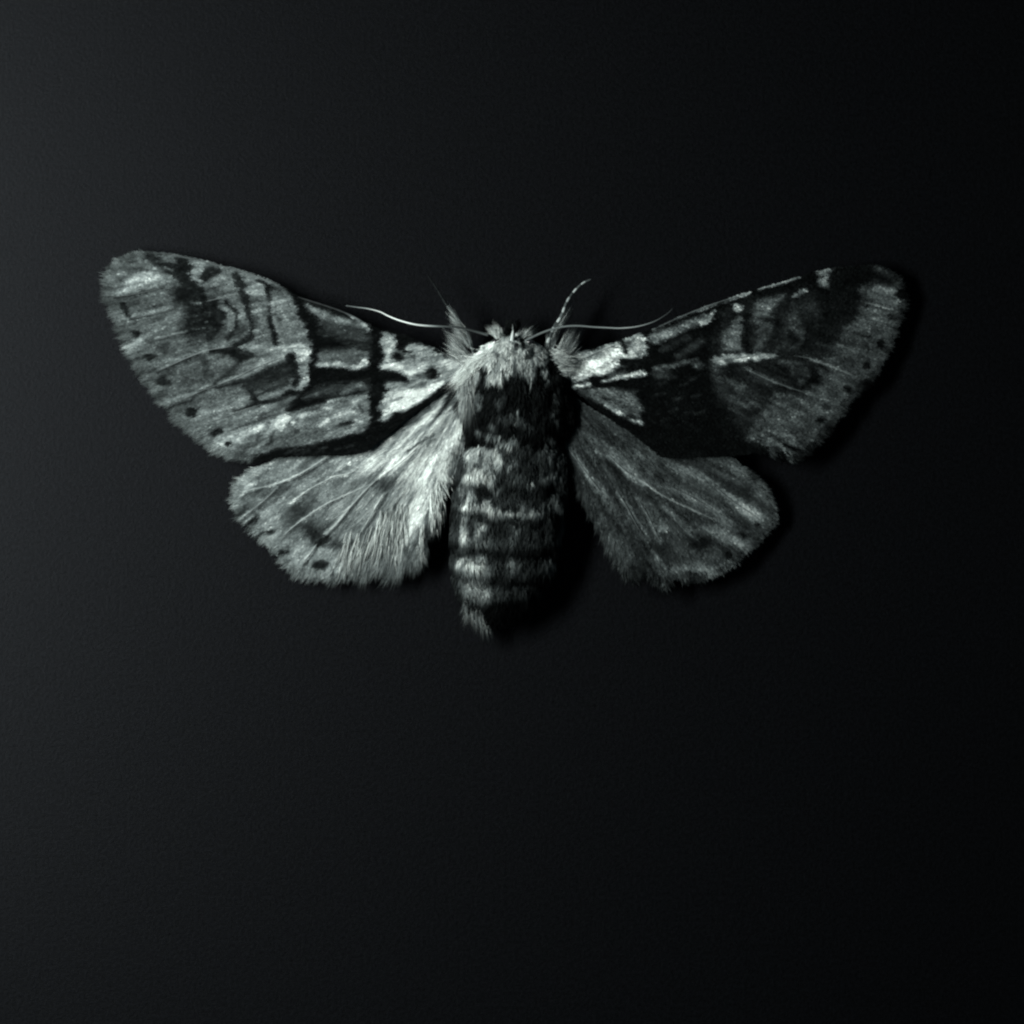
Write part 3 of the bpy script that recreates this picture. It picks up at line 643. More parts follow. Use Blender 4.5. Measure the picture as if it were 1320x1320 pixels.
# ------------------------------------------------------------------ black paper
def make_paper():
    n = 2; S = 45.0; h = 0.03
    V = np.array([[-S, -S, 0], [S, -S, 0], [S, S, 0], [-S, S, 0], [-S, -S, -h], [S, -S, -h], [S, S, -h], [-S, S, -h]])
    F = np.array([[0, 1, 2, 3], [7, 6, 5, 4], [0, 4, 5, 1], [1, 5, 6, 2], [2, 6, 7, 3], [3, 7, 4, 0]])
    m = bpy.data.materials.new('black_paper'); m.use_nodes = True; nt = m.node_tree; b = nt.nodes['Principled BSDF']
    tc = nt.nodes.new('ShaderNodeTexCoord')
    def noise(scale, detail, rough=.6):
        q = nt.nodes.new('ShaderNodeTexNoise'); q.inputs['Scale'].default_value = scale; q.inputs['Detail'].default_value = detail
        q.inputs['Roughness'].default_value = rough; nt.links.new(tc.outputs['Object'], q.inputs['Vector']); return q
    def ramp(src, stops):
        r = nt.nodes.new('ShaderNodeValToRGB'); e = r.color_ramp.elements
        e[0].position, e[0].color = stops[0]; e[1].position, e[1].color = stops[1]
        for p, c in stops[2:]:
            k = e.new(p); k.color = c
        nt.links.new(src, r.inputs[0]); return r
    n1 = noise(9, 6); r1 = ramp(n1.outputs['Fac'], [(0.3, (PAPER[0] * .9, PAPER[1] * .9, PAPER[2] * .9, 1)), (0.7, (PAPER[0] * 1.1, PAPER[1] * 1.1, PAPER[2] * 1.12, 1))])
    n2 = noise(21, 4, .85); r2 = ramp(n2.outputs['Fac'], [(0.34, (.25, .25, .25, 1)), (0.64, (1.6, 1.6, 1.6, 1))])
    mx = nt.nodes.new('ShaderNodeMix'); mx.data_type = 'RGBA'; mx.blend_type = 'MULTIPLY'; mx.inputs[0].default_value = 1
    nt.links.new(r1.outputs[0], mx.inputs[6]); nt.links.new(r2.outputs[0], mx.inputs[7])
    # tiny dark pits in the sheet
    vo = nt.nodes.new('ShaderNodeTexVoronoi'); vo.inputs['Scale'].default_value = 4.2; nt.links.new(tc.outputs['Object'], vo.inputs['Vector'])
    r3 = ramp(vo.outputs['Distance'], [(0.025, (.25, .25, .25, 1)), (0.07, (1, 1, 1, 1))])
    mx2 = nt.nodes.new('ShaderNodeMix'); mx2.data_type = 'RGBA'; mx2.blend_type = 'MULTIPLY'; mx2.inputs[0].default_value = .8
    nt.links.new(mx.outputs[2], mx2.inputs[6]); nt.links.new(r3.outputs[0], mx2.inputs[7])
    nt.links.new(mx2.outputs[2], b.inputs['Base Color'])
    b.inputs['Roughness'].default_value = 0.52; b.inputs['Specular IOR Level'].default_value = 0.050; b.inputs['Specular Tint'].default_value = (.89, .94, 1, 1)
    bu = nt.nodes.new('ShaderNodeBump'); bu.inputs['Strength'].default_value = 0.6; bu.inputs['Distance'].default_value = 0.012
    nt.links.new(n2.outputs['Fac'], bu.inputs['Height']); nt.links.new(bu.outputs['Normal'], b.inputs['Normal'])
    o = mesh_obj('black_paper', V, F, None, m, smooth=False); o['kind'] = 'structure'
PAPER = (0.0012, 0.0014, 0.0017)
make_paper()

# ------------------------------------------------------------------ the moth
moth = bpy.data.objects.new('moth', None); COL.objects.link(moth)
moth['label'] = 'pale furry moth with banded spread wings and thin antennae on black paper'
moth['category'] = 'moth'

MAPS = {'LF': LF, 'LH': LH, 'RF': RF, 'RH': RH}
CEN = {'LF': (345, 470), 'LH': (470, 630), 'RF': (960, 465), 'RH': (855, 630)}
ROOT = {'LF': (640, 420), 'LH': (622, 480), 'RF': (680, 430), 'RH': (702, 485)}
def flow(kind, x, y):
    """direction in which scales and hairs lie: away from the wing base, veering as the veins do"""
    cx, cy = ROOT[kind]; dx = x - cx; dy = y - cy
    if kind == 'LF': dx = dx - 120; dy = dy * 0.72 + 30
    if kind == 'RF': dx = dx + 120; dy = dy * 0.72 + 30
    l = np.hypot(dx, dy) + 1e-6
    return dx / l, dy / l

def wing(kind, name, label):
    m = MAPS[kind]; out = resample(OUT[kind], 640); c = np.array(CEN[kind], float)
    K = 90; t = (np.arange(1, K + 1) / K)[:, None, None]
    inner = c + (out - c) * 0.996
    P = c + (inner - c)[None] * t
    x = P[..., 0].ravel(); y = P[..., 1].ravel(); M = len(out)
    x = np.append(x, c[0]); y = np.append(y, c[1])
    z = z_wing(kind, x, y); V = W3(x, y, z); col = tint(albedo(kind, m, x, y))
    i = np.arange(K - 1)[:, None]; j = np.arange(M)[None]; j2 = (j + 1) % M
    Q = np.stack([i * M + j, (i + 1) * M + j, (i + 1) * M + j2, i * M + j2], -1).reshape(-1, 4)
    ctr = K * M; T = np.stack([np.full(M, ctr), j[0], j2[0]], -1)
    # underside, 1.2 px below
    ks = [K - 1, int(K * .6), int(K * .3)]; nb = len(V)
    ub = np.concatenate([np.arange(M) + k * M for k in ks] + [[ctr]])
    V2 = V[ub] - [0, 0, .014]; col2 = col[ub] * .6
    Qs = [Q]
    for a in range(2):
        o1 = nb + a * M; o2 = nb + (a + 1) * M
        Qs.append(np.stack([o1 + j[0], o2 + j[0], o2 + j2[0], o1 + j2[0]], -1))
    Qs.append(np.stack([(K - 1) * M + j[0], nb + j[0], nb + j2[0], (K - 1) * M + j2[0]], -1))
    T2 = np.stack([np.full(M, nb + 3 * M), nb + 2 * M + j2[0], nb + 2 * M + j[0]], -1)
    # make every face of the upper side look up
    w = mesh_obj(name, np.vstack([V, V2]), [np.concatenate(Qs), np.vstack([T, T2])], np.vstack([col, col2]), M_WING, moth, label=label)
    rr = np.random.RandomState(100 + ord(kind[0]) * 3 + ord(kind[1]))
    # ---- scales: small shingled blades lying along the wing
    x0, y0 = out.min(0); x1, y1 = out.max(0)
    n = int((x1 - x0) * (y1 - y0) * SCALE_DENS[kind])
    sx = rr.uniform(x0, x1, n); sy = rr.uniform(y0, y1, n)
    keep = inside(out[::4], sx, sy); sx = sx[keep]; sy = sy[keep]; n = len(sx)
    fx, fy = flow(kind, sx, sy); a = rr.normal(0, .22, n); ca, sa = np.cos(a), np.sin(a)
    fx, fy = fx * ca - fy * sa, fx * sa + fy * ca
    L = rr.uniform(3.2, 6.0, n) * (1.25 if kind[1] == 'H' else 1.0); wd = rr.uniform(.8, 1.35, n)
    lift = rr.uniform(.004, .011, n)
    jf = rr.normal(0, 1.0, n); jg = rr.normal(0, .3, n)
    alb = albedo(kind, m, sx + fx * jf - fy * jg, sy + fy * jf + fx * jg) * np.exp(rr.normal(0, .28, n)) * np.where(rr.rand(n) < .03, 1.7, 1.0)
    bx, by = sx - fx * L / 2, sy - fy * L / 2; tx, ty = sx + fx * L / 2, sy + fy * L / 2
    zb = z_wing(kind, bx, by); zt = z_wing(kind, tx, ty); zm = z_wing(kind, sx, sy)
    V = np.zeros((n, 4, 3))
    V[:, 0] = W3(bx, by, zb + .001); V[:, 1] = W3(sx - fy * wd, sy + fx * wd, zm + lift * .55)
    V[:, 2] = W3(tx, ty, zt + lift); V[:, 3] = W3(sx + fy * wd, sy - fx * wd, zm + lift * .55 + rr.normal(0, .0012, n))
    F = (np.array([[0, 3, 2, 1]])[None] + (np.arange(n) * 4)[:, None, None]).reshape(-1, 4)
    col = np.repeat(tint(np.clip(alb, .0015, .92)), 4, 0)
    mesh_obj('scales', V.reshape(-1, 3), F, col, M_SCALE, w, 'stuff', smooth=False)
    # ---- fringe of hairs round the outer margin
    seg = FRINGE[kind]; per = resample(OUT[kind], 1600); parts = []
    nx = np.roll(per, -1, 0) - np.roll(per, 1, 0); nx = np.stack([nx[:, 1], -nx[:, 0]], -1); nx /= np.linalg.norm(nx, axis=1, keepdims=True)
    if (((per - c) * nx).sum(1)).mean() < 0: nx = -nx
    ok = seg(per[:, 0], per[:, 1]) > 0; idx = np.where(ok)[0]
    if len(idx):
        nh = FR_N[kind]; pick = rr.choice(idx, nh); w8 = seg(per[pick, 0], per[pick, 1])
        r0 = per[pick] - nx[pick] * rr.uniform(0.5, 11, nh)[:, None]
        fx, fy = flow(kind, r0[:, 0], r0[:, 1]); mixd = rr.uniform(.35, .65, nh)[:, None]
        d = np.stack([fx, fy], -1) * (1 - mixd * .6) + nx[pick] * mixd * .6; d /= np.linalg.norm(d, axis=1, keepdims=True)
        clump = vnoise(pick / 7.0, pick * 0 + 3.3, 77)
        a = rr.normal(0, .13, nh) + clump * .22; d = np.stack([d[:, 0] * np.cos(a) - d[:, 1] * np.sin(a), d[:, 0] * np.sin(a) + d[:, 1] * np.cos(a)], -1)
        L = rr.uniform(4, 13, nh) * w8 * (1 + .45 * clump)
        mid = r0 + d * (L * .5)[:, None]; a2 = rr.normal(0, .12, nh)
        d2 = np.stack([d[:, 0] * np.cos(a2) - d[:, 1] * np.sin(a2), d[:, 0] * np.sin(a2) + d[:, 1] * np.cos(a2)], -1)
        tip = mid + d2 * (L * .5)[:, None]
        z0 = z_wing(kind, r0[:, 0], r0[:, 1]) + rr.uniform(-.003, .006, nh); z2 = np.maximum(z_wing(kind, tip[:, 0], tip[:, 1]) + rr.normal(-.004, .010, nh), .02)
        pin = per[pick] - nx[pick] * 4
        alb = albedo(kind, m, pin[:, 0], pin[:, 1]) * np.exp(rr.normal(0, .3, nh))
        cc = tint(np.clip(alb, .003, .9))
        Vs = strands(W3(r0[:, 0], r0[:, 1], z0), W3(mid[:, 0], mid[:, 1], (z0 + z2) / 2 + .005), W3(tip[:, 0], tip[:, 1], z2), .0042, cc, cc * .8)
        mesh_obj('fringe', *Vs, M_FUR, w, 'stuff')
    return w

def sgn(x, y, cond): return cond.astype(float)
FRINGE = {
 'LF': lambda x, y: ((x < 290) & (y > 345)) * 1.0 * np.where(y > 590, .7, 1) + ((x < 200) & (y <= 345)) * .6 + ((y > 575) & (x >= 290) & (x < 340)) * .9,
 'RF': lambda x, y: ((x > 1035) & (y > 350)) * .9 + ((y > 560) & (x > 975) & (x <= 1035)) * 1.2,
 'LH': lambda x, y: ((y > 600) & (x < 380)) * .9 + ((y > 700) & (x >= 380) & (x < 470)) * 1.25 + ((y > 690) & (x >= 470)) * 2.3 + ((x > 540) & (y > 560) & (y <= 690)) * 1.5,
 'RH': lambda x, y: ((y > 600) & (x > 910)) * .9 + ((y > 700) & (x >= 830) & (x <= 910)) * 1.3 + ((y > 560) & (x < 830)) * 1.5,
}
FR_N = {'LF': 5200, 'RF': 4200, 'LH': 5600, 'RH': 5200}
SCALE_DENS = {'LF': .62, 'RF': .5, 'LH': .55, 'RH': .5}

lf = wing('LF', 'forewing', 'left forewing with dark fascia and pale outer field')
lh = wing('LH', 'hindwing', 'bright left hindwing with long hairs')
rf = wing('RF', 'forewing', 'right forewing, dark bands and painted-in shade, with a white base')
rh = wing('RH', 'hindwing', 'grey right hindwing with painted-in shade')

# ---- veins: raised tubes sunk half into the wing
def vein(parent, kind, fr, pts, w, t):
    ox, oy, k = fr; p = np.array([(ox + a / k, oy + b / k) for a, b in pts]); p = resample(p, max(8, int(len(p) * 7)), closed=False)
    m = MAPS[kind]; z = z_wing(kind, p[:, 0], p[:, 1]) + .012
    q = np.linspace(0, 1, len(p)); r = (w[0] + (w[1] - w[0]) * q) / 200 * .8 * np.clip(np.minimum(q, 1 - q) * 6 + .15, 0, 1) * (1 + .2 * vnoise(p[:, 0] / 5, p[:, 1] / 5, 8))
    e = irradiance(kind, p[:, 0], p[:, 1]) / IREF
    a = np.clip(lin(t) * .62 * GAIN[kind] / e, .01, .85) * (1 + .35 * vnoise(p[:, 0] / 4, p[:, 1] / 4, 5))
    a = a * .6 + .4 * albedo(kind, m, p[:, 0], p[:, 1])
    V = tube(W3(p[:, 0], p[:, 1], z), r, tint(a)); mesh_obj('vein', *V, M_VEIN, parent)
fA = (120, 300, 4.4); fH = (290, 570, 8.25); fG = (420, 570, 7.333); fQ = (900, 320, 4.552); fR = (700, 530, 4.125); fB = (240, 310, 8.25); fP = (690, 340, 4.889); fD = (370, 360, 4.4)
for fr, pts, w, t in [
    (fA, [(110,366),(220,350),(330,328),(400,308)], (1.2,1.6), 120), (fA, [(220,488),(350,460),(470,432)], (1.2,1.4), 100),
    (fA, [(355,602),(440,582),(530,562)], (1.2,1.6), 118), (fA, [(365,785),(460,742),(560,698),(660,664),(800,642)], (1.4,2.4), 140),
    (fA, [(430,978),(520,940),(610,900),(700,865),(800,826),(900,775),(1010,728),(1090,700)], (1.2,2.6), 125),
    (fB, [(580,1130),(760,1142),(960,1152),(1150,1140),(1290,1150)], (1.6,2.6), 150), (fA, [(640,390),(730,368),(830,343)], (1.4,2.2), 122),
    (fA, [(560,1085),(700,1062),(840,1010),(960,975)], (1.2,1.8), 110), (fD, [(60,100),(250,160),(340,195),(470,262)], (2.2,3.0), 62),
    (fA, [(300,112),(450,124),(600,158),(850,222),(1000,275),(1100,325)], (1.6,2.4), 90)]:
    vein(lf, 'LF', fr, pts, w, t)
for fr, pts, w, t in [
    (fH, [(1135,125),(1000,215),(830,320),(700,385),(560,440),(400,480),(230,520),(150,585)], (2.0,1.2), 168),
    (fH, [(570,465),(480,560),(380,650),(150,830)], (1.3,1.3), 135), (fH, [(1420,270),(1320,335),(1180,360),(1060,415),(900,500),(790,580),(705,640)], (1.5,1.4), 172),
    (fH, [(1560,440),(1320,545),(1100,645),(960,730),(830,820),(690,930),(590,1030)], (2.2,1.2), 170),
    (fG, [(500,335),(480,355),(360,470),(240,605),(110,765),(0,868)], (1.8,1.8), 168), (fG, [(900,10),(760,142),(620,252),(500,335)], (2.0,1.8), 214),
    (fG, [(550,485),(480,600),(400,740),(300,905)], (1.8,1.2), 152), (fG, [(740,560),(640,700),(560,860),(510,1075)], (2.0,1.2), 156),
    (fH, [(980,1080),(910,1180),(830,1275)], (1.4,2.0), 158), (fG, [(400,960),(260,1090),(200,1180),(170,1290)], (1.4,1.4), 158)]:
    vein(lh, 'LH', fr, pts, w, t)
for fr, pts, w, t in [
    (fQ, [(980,318),(1060,336),(1130,357)], (1.0,1.3), 92), (fQ, [(810,562),(880,586),(960,612)], (1.0,1.2), 76),
    (fQ, [(560,630),(650,645),(720,670),(800,700),(925,752)], (1.2,1.2), 88), (fQ, [(280,705),(360,745),(440,780),(560,825),(660,856)], (1.8,1.2), 78),
    (fQ, [(75,655),(200,645),(330,630),(460,630)], (2.6,1.2), 110), (fQ, [(350,241),(480,208),(595,172)], (1.5,1.0), 112),
    (fP, [(742,415),(900,342),(1000,300),(1155,243),(1320,192)], (1.8,1.8), 86), (fP, [(205,640),(380,562),(535,498)], (2.4,1.6), 128)]:
    vein(rf, 'RF', fr, pts, w, t)
for fr, pts, w, t in [
    (fR, [(330,215),(440,320),(540,378),(600,425),(700,480),(790,520),(910,575)], (2.0,1.2), 86), (fR, [(640,385),(760,440),(900,520)], (1.5,1.2), 52),
    (fR, [(110,160),(160,230),(230,330),(320,445)], (1.8,1.4), 76), (fR, [(390,420),(440,500),(500,610),(540,670)], (1.6,1.2), 68), (fR, [(500,460),(560,560),(620,690)], (1.4,1.1), 62),
    (fR, [(900,390),(1010,480),(1150,575)], (1.4,1.2), 72)]:
    vein(rh, 'RH', fr, pts, w, t)

# ---- long hairs on the hindwings and wing bases
def wing_hair(parent, kind, n, region, Lr, seed, lift=.03, gain=1.0, rad=.0065):
    rr = np.random.RandomState(seed); p = np.array(region, float); x0, y0 = p.min(0); x1, y1 = p.max(0)
    x = rr.uniform(x0, x1, n * 4); y = rr.uniform(y0, y1, n * 4); k = inside(p, x, y); x = x[k][:n]; y = y[k][:n]; n = len(x)
    fx, fy = flow(kind, x, y); cl = vnoise(np.arctan2(y - ROOT[kind][1], x - ROOT[kind][0]) * 22, np.hypot(x - ROOT[kind][0], y - ROOT[kind][1]) / 50, seed)
    a = rr.normal(0, .07, n) + cl * .16; fx, fy = fx * np.cos(a) - fy * np.sin(a), fx * np.sin(a) + fy * np.cos(a)
    L = rr.uniform(*Lr, n); a = rr.normal(0, .10, n)
    mx, my = x + fx * L * .5, y + fy * L * .5; gx, gy = fx * np.cos(a) - fy * np.sin(a), fx * np.sin(a) + fy * np.cos(a); tx, ty = mx + gx * L * .5, my + gy * L * .5
    z0 = z_wing(kind, x, y); zm = z_wing(kind, mx, my) + lift * rr.uniform(.5, 1, n); zt = z_wing(kind, tx, ty) + lift * rr.uniform(.1, .8, n)
    al = np.clip(albedo(kind, MAPS[kind], mx, my) * gain * np.exp(rr.normal(0, .28, n)), .004, .9); c = tint(al)
    mesh_obj('hair', *strands(W3(x, y, z0), W3(mx, my, zm), W3(tx, ty, zt), rad, c, c * .9), M_FUR, parent, 'stuff')
wing_hair(lh, 'LH', 4200, [(470,600),(560,500),(612,500),(612,560),(590,600),(570,650),(550,700),(520,720),(440,715),(430,650)], (10,26), 301, .012, 1.15, .0042)
wing_hair(lh, 'LH', 1200, [(310,640),(340,600),(420,580),(480,590),(440,700),(400,725),(360,700)], (6,12), 305, .008, rad=.004)
wing_hair(lf, 'LF', 1500, [(500,430),(610,460),(600,490),(520,540),(500,560),(500,500)], (6,12), 302, .010, rad=.0042)
wing_hair(rf, 'RF', 1500, [(720,465),(760,455),(820,435),(825,540),(740,500)], (6,13), 303, .010, rad=.0042)
wing_hair(rh, 'RH', 1800, [(715,540),(740,520),(860,590),(900,690),(850,735),(800,710),(760,640)], (8,18), 304, .008, rad=.004)

# ------------------------------------------------------------------ body
YS = [427, 430, 435, 445, 458, 474, 492, 512, 532, 552, 568, 582, 596, 620, 650, 680, 710, 740, 760, 776, 790, 800]
XC = [661, 661, 661, 662, 662, 664, 667, 668, 668, 667, 665, 662, 661, 658, 655, 653, 649, 646, 643, 639, 636, 634]
HW = [2,   8,  18,  35,  50,  62,  67,  68,  66,  60,  56,  60,  64,  68,  66,  65,  61,  54,  45,  34, 18, 3]
ZC = [0.273, 0.273, 0.273, 0.273, 0.268, 0.262, 0.256, 0.256, 0.251, 0.246, 0.240, 0.229, 0.224, 0.218, 0.213, 0.208, 0.202, 0.191, 0.174, 0.153, 0.120, 0.099]
HH = [0.021, 0.082, 0.137, 0.178, 0.199, 0.212, 0.218, 0.226, 0.218, 0.205, 0.192, 0.192, 0.192, 0.199, 0.199, 0.195, 0.192, 0.178, 0.158, 0.130, 0.082, 0.021]
def body_at(y, name):
    return np.interp(y, YS, name)
def body_z(x, y):
    u = np.clip((x - body_at(y, XC)) / (body_at(y, HW) + 1e-6), -1, 1)
    return body_at(y, ZC) + body_at(y, HH) * np.sqrt(np.clip(1 - u * u, 0, 1))
def body_seg(y):    # belts of the abdomen
    return np.where(y > 575, .032 * np.abs(np.sin((np.interp(y, [575, 630, 668, 712, 745, 780, 810], [0, 1, 2, 3, 4, 5, 6])) * math.pi)) ** .6, 0)
def build_body():
    ys = np.concatenate([np.linspace(427, 800, 190)]); Mx = 72; a = np.arange(Mx) / Mx * 2 * math.pi
    V = []; x_ = []; y_ = []
    for y in ys:
        s = 1 + body_seg(y) * 2.2
        x = body_at(y, XC) + body_at(y, HW) * .9 * s * np.cos(a); z = body_at(y, ZC) + body_at(y, HH) * .9 * s * np.sin(a)
        V.append(W3(x, y + 0 * x, z)); x_.append(x); y_.append(y + 0 * x)
    V = np.concatenate(V); x_ = np.concatenate(x_); y_ = np.concatenate(y_); n = len(ys)
    i = np.arange(n - 1)[:, None]; j = np.arange(Mx)[None]; j2 = (j + 1) % Mx
    Q = np.stack([i * Mx + j, (i + 1) * Mx + j, (i + 1) * Mx + j2, i * Mx + j2], -1).reshape(-1, 4)
    T = np.concatenate([[[j[0][k], j2[0][k], 0] for k in range(1, Mx - 1)]]); T2 = np.array([[(n - 1) * Mx + j2[0][k], (n - 1) * Mx + j[0][k], (n - 1) * Mx] for k in range(1, Mx - 1)])
    al = np.clip(lin(samp(BD.c, x_, y_)) * BODY_K * .6, .003, .6)
    return mesh_obj('body', V, [Q, np.vstack([T, T2])], tint(al), M_SKIN, moth)
BODY_K = 1.6
body = build_body()

def body_fur(name, n, reg, Lr, dirf, lift, seed, gain=1.0, rad=.007, jit=.16, label=None):
    rr = np.random.RandomState(seed); x0, x1, y0, y1 = reg
    x = rr.uniform(x0, x1, n * 2); y = rr.uniform(y0, y1, n * 2)
    u = (x - body_at(y, XC)) / (body_at(y, HW) + 1e-6); k = np.abs(u) < .985; x = x[k][:n]; y = y[k][:n]; u = u[k][:n]; n = len(x)
    seg_ = body_seg(y + 9 * u * u); z = body_z(x, y) - .035 + seg_ * .9; dx, dy = dirf(x, y, u); l = np.hypot(dx, dy); dx, dy = dx / l, dy / l
    cl = vnoise(x / 7, y / 9, seed + 1); a = rr.normal(0, jit, n) + cl * .35
    dx, dy = dx * np.cos(a) - dy * np.sin(a), dx * np.sin(a) + dy * np.cos(a)
    L = rr.uniform(*Lr, n) * (1 + .2 * cl)
    lf_ = lift * (1 + .5 * vnoise(x / 8, y / 8, seed + 2)) * rr.uniform(.7, 1.25, n)
    nrm = np.stack([u, 0 * u, np.sqrt(1 - u * u)], -1)
    R0 = W3(x, y, z); d = np.stack([dx, -dy, 0 * dx], -1); d = d - nrm * (d * nrm).sum(1)[:, None]; d /= np.linalg.norm(d, axis=1, keepdims=True)
    R1 = R0 + d * (L * .5 / 100)[:, None] + nrm * (lf_ + .03)[:, None]
    R2 = R1 + d * (L * .5 / 100)[:, None] + nrm * (lf_ * .15)[:, None] + np.stack([0 * u, 0 * u, -.12 * lf_], -1)
    R2[:, 2] = np.maximum(R2[:, 2], .02)
    mxp = R1[:, 0] * 100 + 660; myp = 660 - R1[:, 1] * 100
    al = np.clip(lin(samp(BD.c, mxp, myp)) * BODY_K * gain * np.exp(rr.normal(0, .18, n)), .003, .85); c = tint(al)
    return mesh_obj(name, *strands(R0, R1, R2, rad, c * .8, c), M_FUR, body, 'stuff', label=label)
body_fur('thorax_fur', 15000, (598, 738, 455, 592), (12, 24), lambda x, y, u: (u * .55, 1 + 0 * u), .05, 401, jit=.2)
body_fur('collar_fur', 9000, (604, 724, 432, 486), (9, 17), lambda x, y, u: (u * 1.2 + (x < 640) * -.1, .75 + 0 * u), .05, 402)
body_fur('head_fur', 3600, (640, 690, 419, 450), (6, 12), lambda x, y, u: (u * 1.0, np.where(y < 428, -.7, .8)), .03, 403)
body_fur('abdomen_fur', 24000, (585, 732, 572, 792), (12, 26), lambda x, y, u: (u * .22, 1 + 0 * u), .05, 404, rad=.006, jit=.26)

# free tufts (fans of hair)
def tuft(name, roots, tips, n, t, parent, seed, zr=.5, zt=.5, spread=6, rad=.0027, bend=.0, tj=.16, col_gain=1.0, var=1.0):
    rr = np.random.RandomState(seed); q = rr.rand(n); roots = np.array(roots, float); tips = np.array(tips, float)
    s = np.linspace(0, 1, len(roots)); rx = np.interp(q, s, roots[:, 0]); ry = np.interp(q, s, roots[:, 1])
    q2 = np.clip(q + rr.normal(0, tj, n), 0, 1); s = np.linspace(0, 1, len(tips)); tx = np.interp(q2, s, tips[:, 0]); ty = np.interp(q2, s, tips[:, 1])
    rx += rr.normal(0, spread * .35, n); ry += rr.normal(0, spread * .35, n)
    f = rr.uniform(.35, 1.08, n) ** .8; tx += rr.normal(0, spread * .9, n); ty += rr.normal(0, spread * .9, n); tx = rx + (tx - rx) * f; ty = ry + (ty - ry) * f
    zr *= .56; zt *= .56; z0 = zr + rr.normal(0, .02, n); z2 = np.maximum(zt + rr.normal(0, .025, n), .02)
    mx = (rx + tx) / 2 + (ty - ry) * bend; my = (ry + ty) / 2 - (tx - rx) * bend
    if var < 1:
        g_ = rr.uniform(var, 1, n); rx = tx + (rx - tx) * g_; ry = ty + (ry - ty) * g_; z0 = z2 + (z0 - z2) * g_; mx = (rx + tx) / 2 + (ty - ry) * bend; my = (ry + ty) / 2 - (tx - rx) * bend
    al = lin(t) * BODY_K * col_gain * np.exp(rr.normal(0, .6, n)); c = tint(np.clip(al, .003, .85))
    return mesh_obj(name, *strands(W3(rx, ry, z0), W3(mx, my, (z0 + z2) / 2 + .03), W3(tx, ty, z2), rad, c, c * .85), M_FUR, parent, 'stuff')
tuft('head_tuft', [(640,436),(648,432)], [(629,422),(634,419),(642,418)], 300, 128, body, 501, .62, .66, 4)
tuft('head_tuft', [(668,438),(676,432)], [(676,424),(690,420),(694,428)], 380, 122, body, 502, .62, .66, 4)
tuft('shoulder_tuft', [(640,452),(600,475)], [(598,470),(590,490),(580,500)], 900, 165, body, 503, .72, .70, 8, bend=.05)
tuft('shoulder_tuft', [(608,482),(600,500)], [(600,560),(612,555),(598,530)], 700, 104, body, 504, .72, .66, 8)
tuft('shoulder_tuft', [(712,452),(724,480)], [(742,458),(750,468),(746,480)], 260, 120, body, 505, .66, .62, 12, .003)
tuft('tail_tuft', [(600,770),(618,780)], [(596,800),(604,812),(618,826),(634,840)], 520, 98, body, 506, .50, .25, 5, bend=.05)
tuft('tail_tuft', [(640,775),(700,765)], [(640,808),(670,812),(700,790)], 350, 26, body, 507, .28, .10, 7)

# head: eyes and frontal spike
def blob(name, c, r, col, parent, mat=None):
    n, m = 14, 18; V = []; th = np.linspace(0, math.pi, n); ph = np.arange(m) / m * 2 * math.pi
    for t in th:
        for p in ph: V.append((c[0] + r[0] * math.sin(t) * math.cos(p), c[1] + r[1] * math.sin(t) * math.sin(p), c[2] + r[2] * math.cos(t)))
    V = np.array(V); i = np.arange(n - 1)[:, None]; j = np.arange(m)[None]; j2 = (j + 1) % m
    Q = np.stack([i * m + j, (i + 1) * m + j, (i + 1) * m + j2, i * m + j2], -1).reshape(-1, 4)
    return mesh_obj(name, V, Q, np.tile(col, (len(V), 1)), mat or M_SKIN, parent)
M_EYE = mat_attr('eye_gloss', .18, .6)
for ex, ey in ((640, 441), (684, 441)):
    p = W3(ex, ey, .37); blob('eye', p, (.055, .045, .04), (.01, .011, .012), body, M_EYE)
sp = W3(np.array([660, 660.5, 661, 661.3]), np.array([441, 434, 428, 423]), 1.0)
sp[:, 2] = [.39, .45, .48, .49]
mesh_obj('frontal_tuft', *tube(sp, [.032, .028, .018, .003], tint(np.array([.34]))), M_FUR, body)

# loose silky tails along the inner margin of the hindwings
tuft('hair', [(490,650),(510,650),(525,650)], [(470,742),(490,736),(511,744),(518,736)], 260, 128, lh, 701, .36, .30, 7, .0034, var=.35)
tuft('hair', [(540,680),(548,670)], [(543,724),(545,733)], 120, 180, lh, 702, .38, .30, 2, .0034, tj=.3, var=.6)
tuft('hair', [(450,680),(480,675)], [(430,750),(438,752),(446,750),(462,746)], 300, 120, lh, 703, .30, .24, 5, .0034, var=.35)
tuft('hair', [(555,640),(575,600)], [(556,700),(562,690),(578,640),(584,625)], 500, 170, lh, 704, .40, .34, 5, .0034, var=.5)
tuft('hair', [(842,728),(850,735)], [(848,758),(856,764),(862,762)], 260, 92, rh, 705, .24, .16, 3, .0036)
tuft('hair', [(790,700),(802,715)], [(800,740),(809,748),(818,742)], 260, 74, rh, 706, .26, .18, 3, .0036)

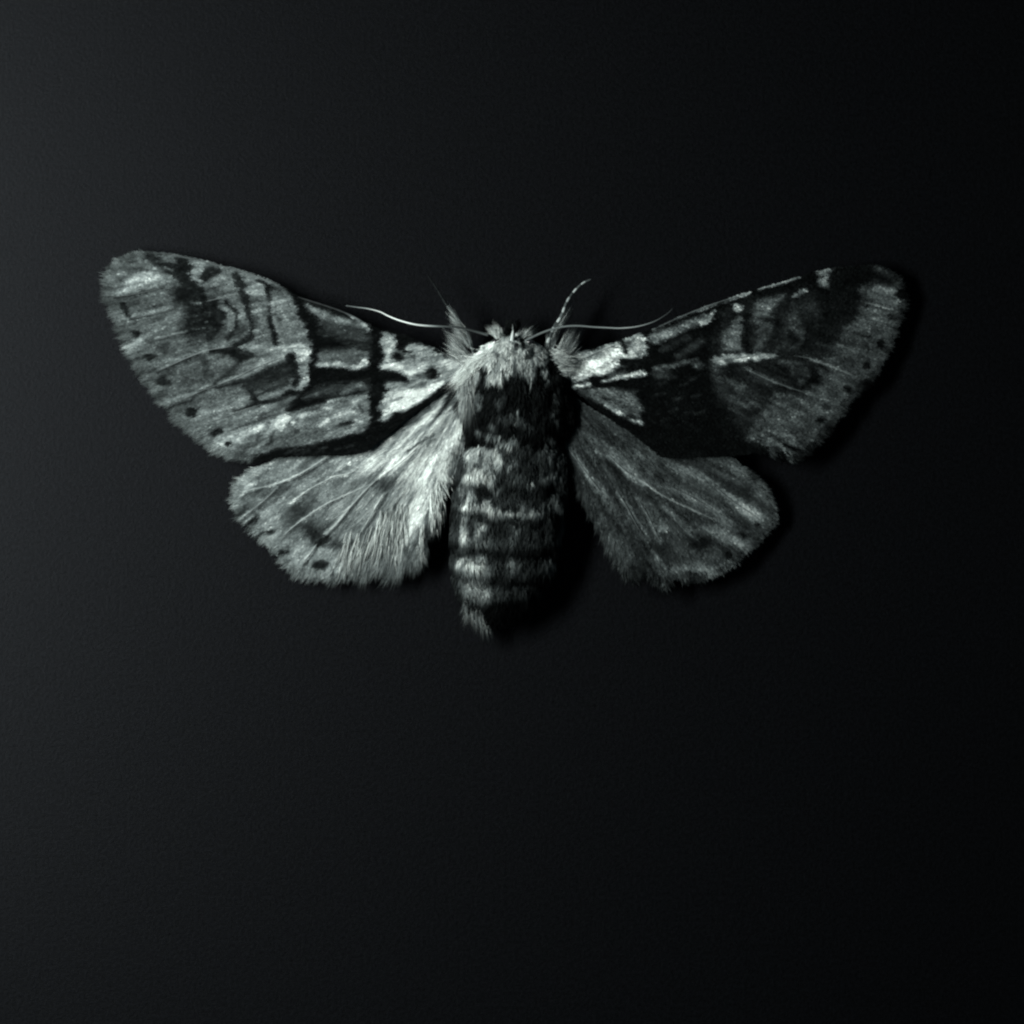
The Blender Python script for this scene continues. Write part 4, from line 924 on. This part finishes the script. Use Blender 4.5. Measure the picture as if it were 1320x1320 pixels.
# ------------------------------------------------------------------ antennae
def antenna(pts, r0, r1, tones, z0, z1):
    p = resample(np.array(pts, float), 60, closed=False); q = np.linspace(0, 1, 60)
    z = (z0 + (z1 - z0) * q) * .58 + .05 * np.sin(q * math.pi)
    c = tint(lin(np.interp(q, np.linspace(0, 1, len(tones)), tones)) * 1.3)
    mesh_obj('antenna', *tube(W3(p[:, 0], p[:, 1], z), r0 + (r1 - r0) * q ** .8, c), M_VEIN, moth)
antenna([(630,432),(604,425),(590,422),(575,421),(552,420),(534,418),(515,413),(500,407),(490,402),(475,398),(460,396),(446,394)], .018, .004,
        [60, 40, 34, 60, 150, 190, 200, 170, 110, 70], .66, .56)
antenna([(676,440),(694,431),(710,425),(727,421),(745,420),(765,421.5),(785,422.5),(800,423),(821,421),(842,415),(858,406),(868,397)], .017, .004,
        [70, 74, 80, 84, 90, 110, 140, 120, 70, 40], .68, .60)

# ------------------------------------------------------------------ forelegs
def leg(path, segs, w, tones, z, label=None):
    root = bpy.data.objects.new('foreleg', None); COL.objects.link(root); root.parent = moth
    if label: root['label'] = label
    p = resample(np.array(path, float), segs * 6 + 1, closed=False); n = len(p)
    for s in range(segs):
        a = p[s * 6:s * 6 + 7]; q = np.linspace(0, 1, 7); g = s / max(1, segs - 1)
        r = (w[0] + (w[1] - w[0]) * g) / 200 * (.86 + .22 * np.sin(np.clip(q, 0.05, .95) * math.pi))
        zz = .56 * (z[0] + (z[1] - z[0]) * (s + q) / segs)
        mesh_obj('leg_segment', *tube(W3(a[:, 0], a[:, 1], zz), r, tint(lin(np.array([tones[s % len(tones)]])) * 1.1)), M_FUR, root)
    return root
fl = leg([(604,444),(596,425),(586,405),(575,392),(563,372),(552,356)], 9, (5, 1.6), [90, 60, 80, 40, 60, 26, 24, 22, 20], (.52, .48), 'left foreleg fading thin at its tip')
tuft('leg_fur', [(597,421),(604,448)], [(575,390),(577,402),(580,424),(583,414)], 300, 96, fl, 601, .52, .52, 3, tj=.2)
tuft('leg_fur', [(608,462),(598,472)], [(574,424),(578,440),(572,452),(582,458)], 480, 104, fl, 602, .55, .54, 5, tj=.2)
tuft('leg_fur', [(604,440),(610,455)], [(597,415),(600,420),(604,425)], 160, 70, fl, 603, .52, .52, 2)
fr_ = leg([(706,442),(711,430),(716,419),(723,409),(730,391),(736,381),(743,372.5),(752,364.6),(762,360)], 14, (5.4, 2.0), [128, 58, 112, 46, 136, 66], (.56, .60), 'right foreleg with pale bands on the tarsus')
tuft('leg_fur', [(706,446),(714,432)], [(722,408),(730,395),(738,384),(744,388),(736,402)], 240, 84, fr_, 604, .50, .52, 3, tj=.15)
tuft('leg_fur', [(712,462),(722,466),(730,462)], [(738,422),(748,410),(752,426),(748,446)], 480, 105, fr_, 605, .56, .56, 4, tj=.15)
tuft('leg_fur', [(704,448),(712,452)], [(708,424),(714,422),(722,425)], 300, 66, fr_, 606, .5, .5, 3)

print('objects', len(bpy.data.objects), 'tris', sum(len(p.data.loops) - 2 * len(p.data.polygons) for p in bpy.data.objects if p.type == 'MESH'))
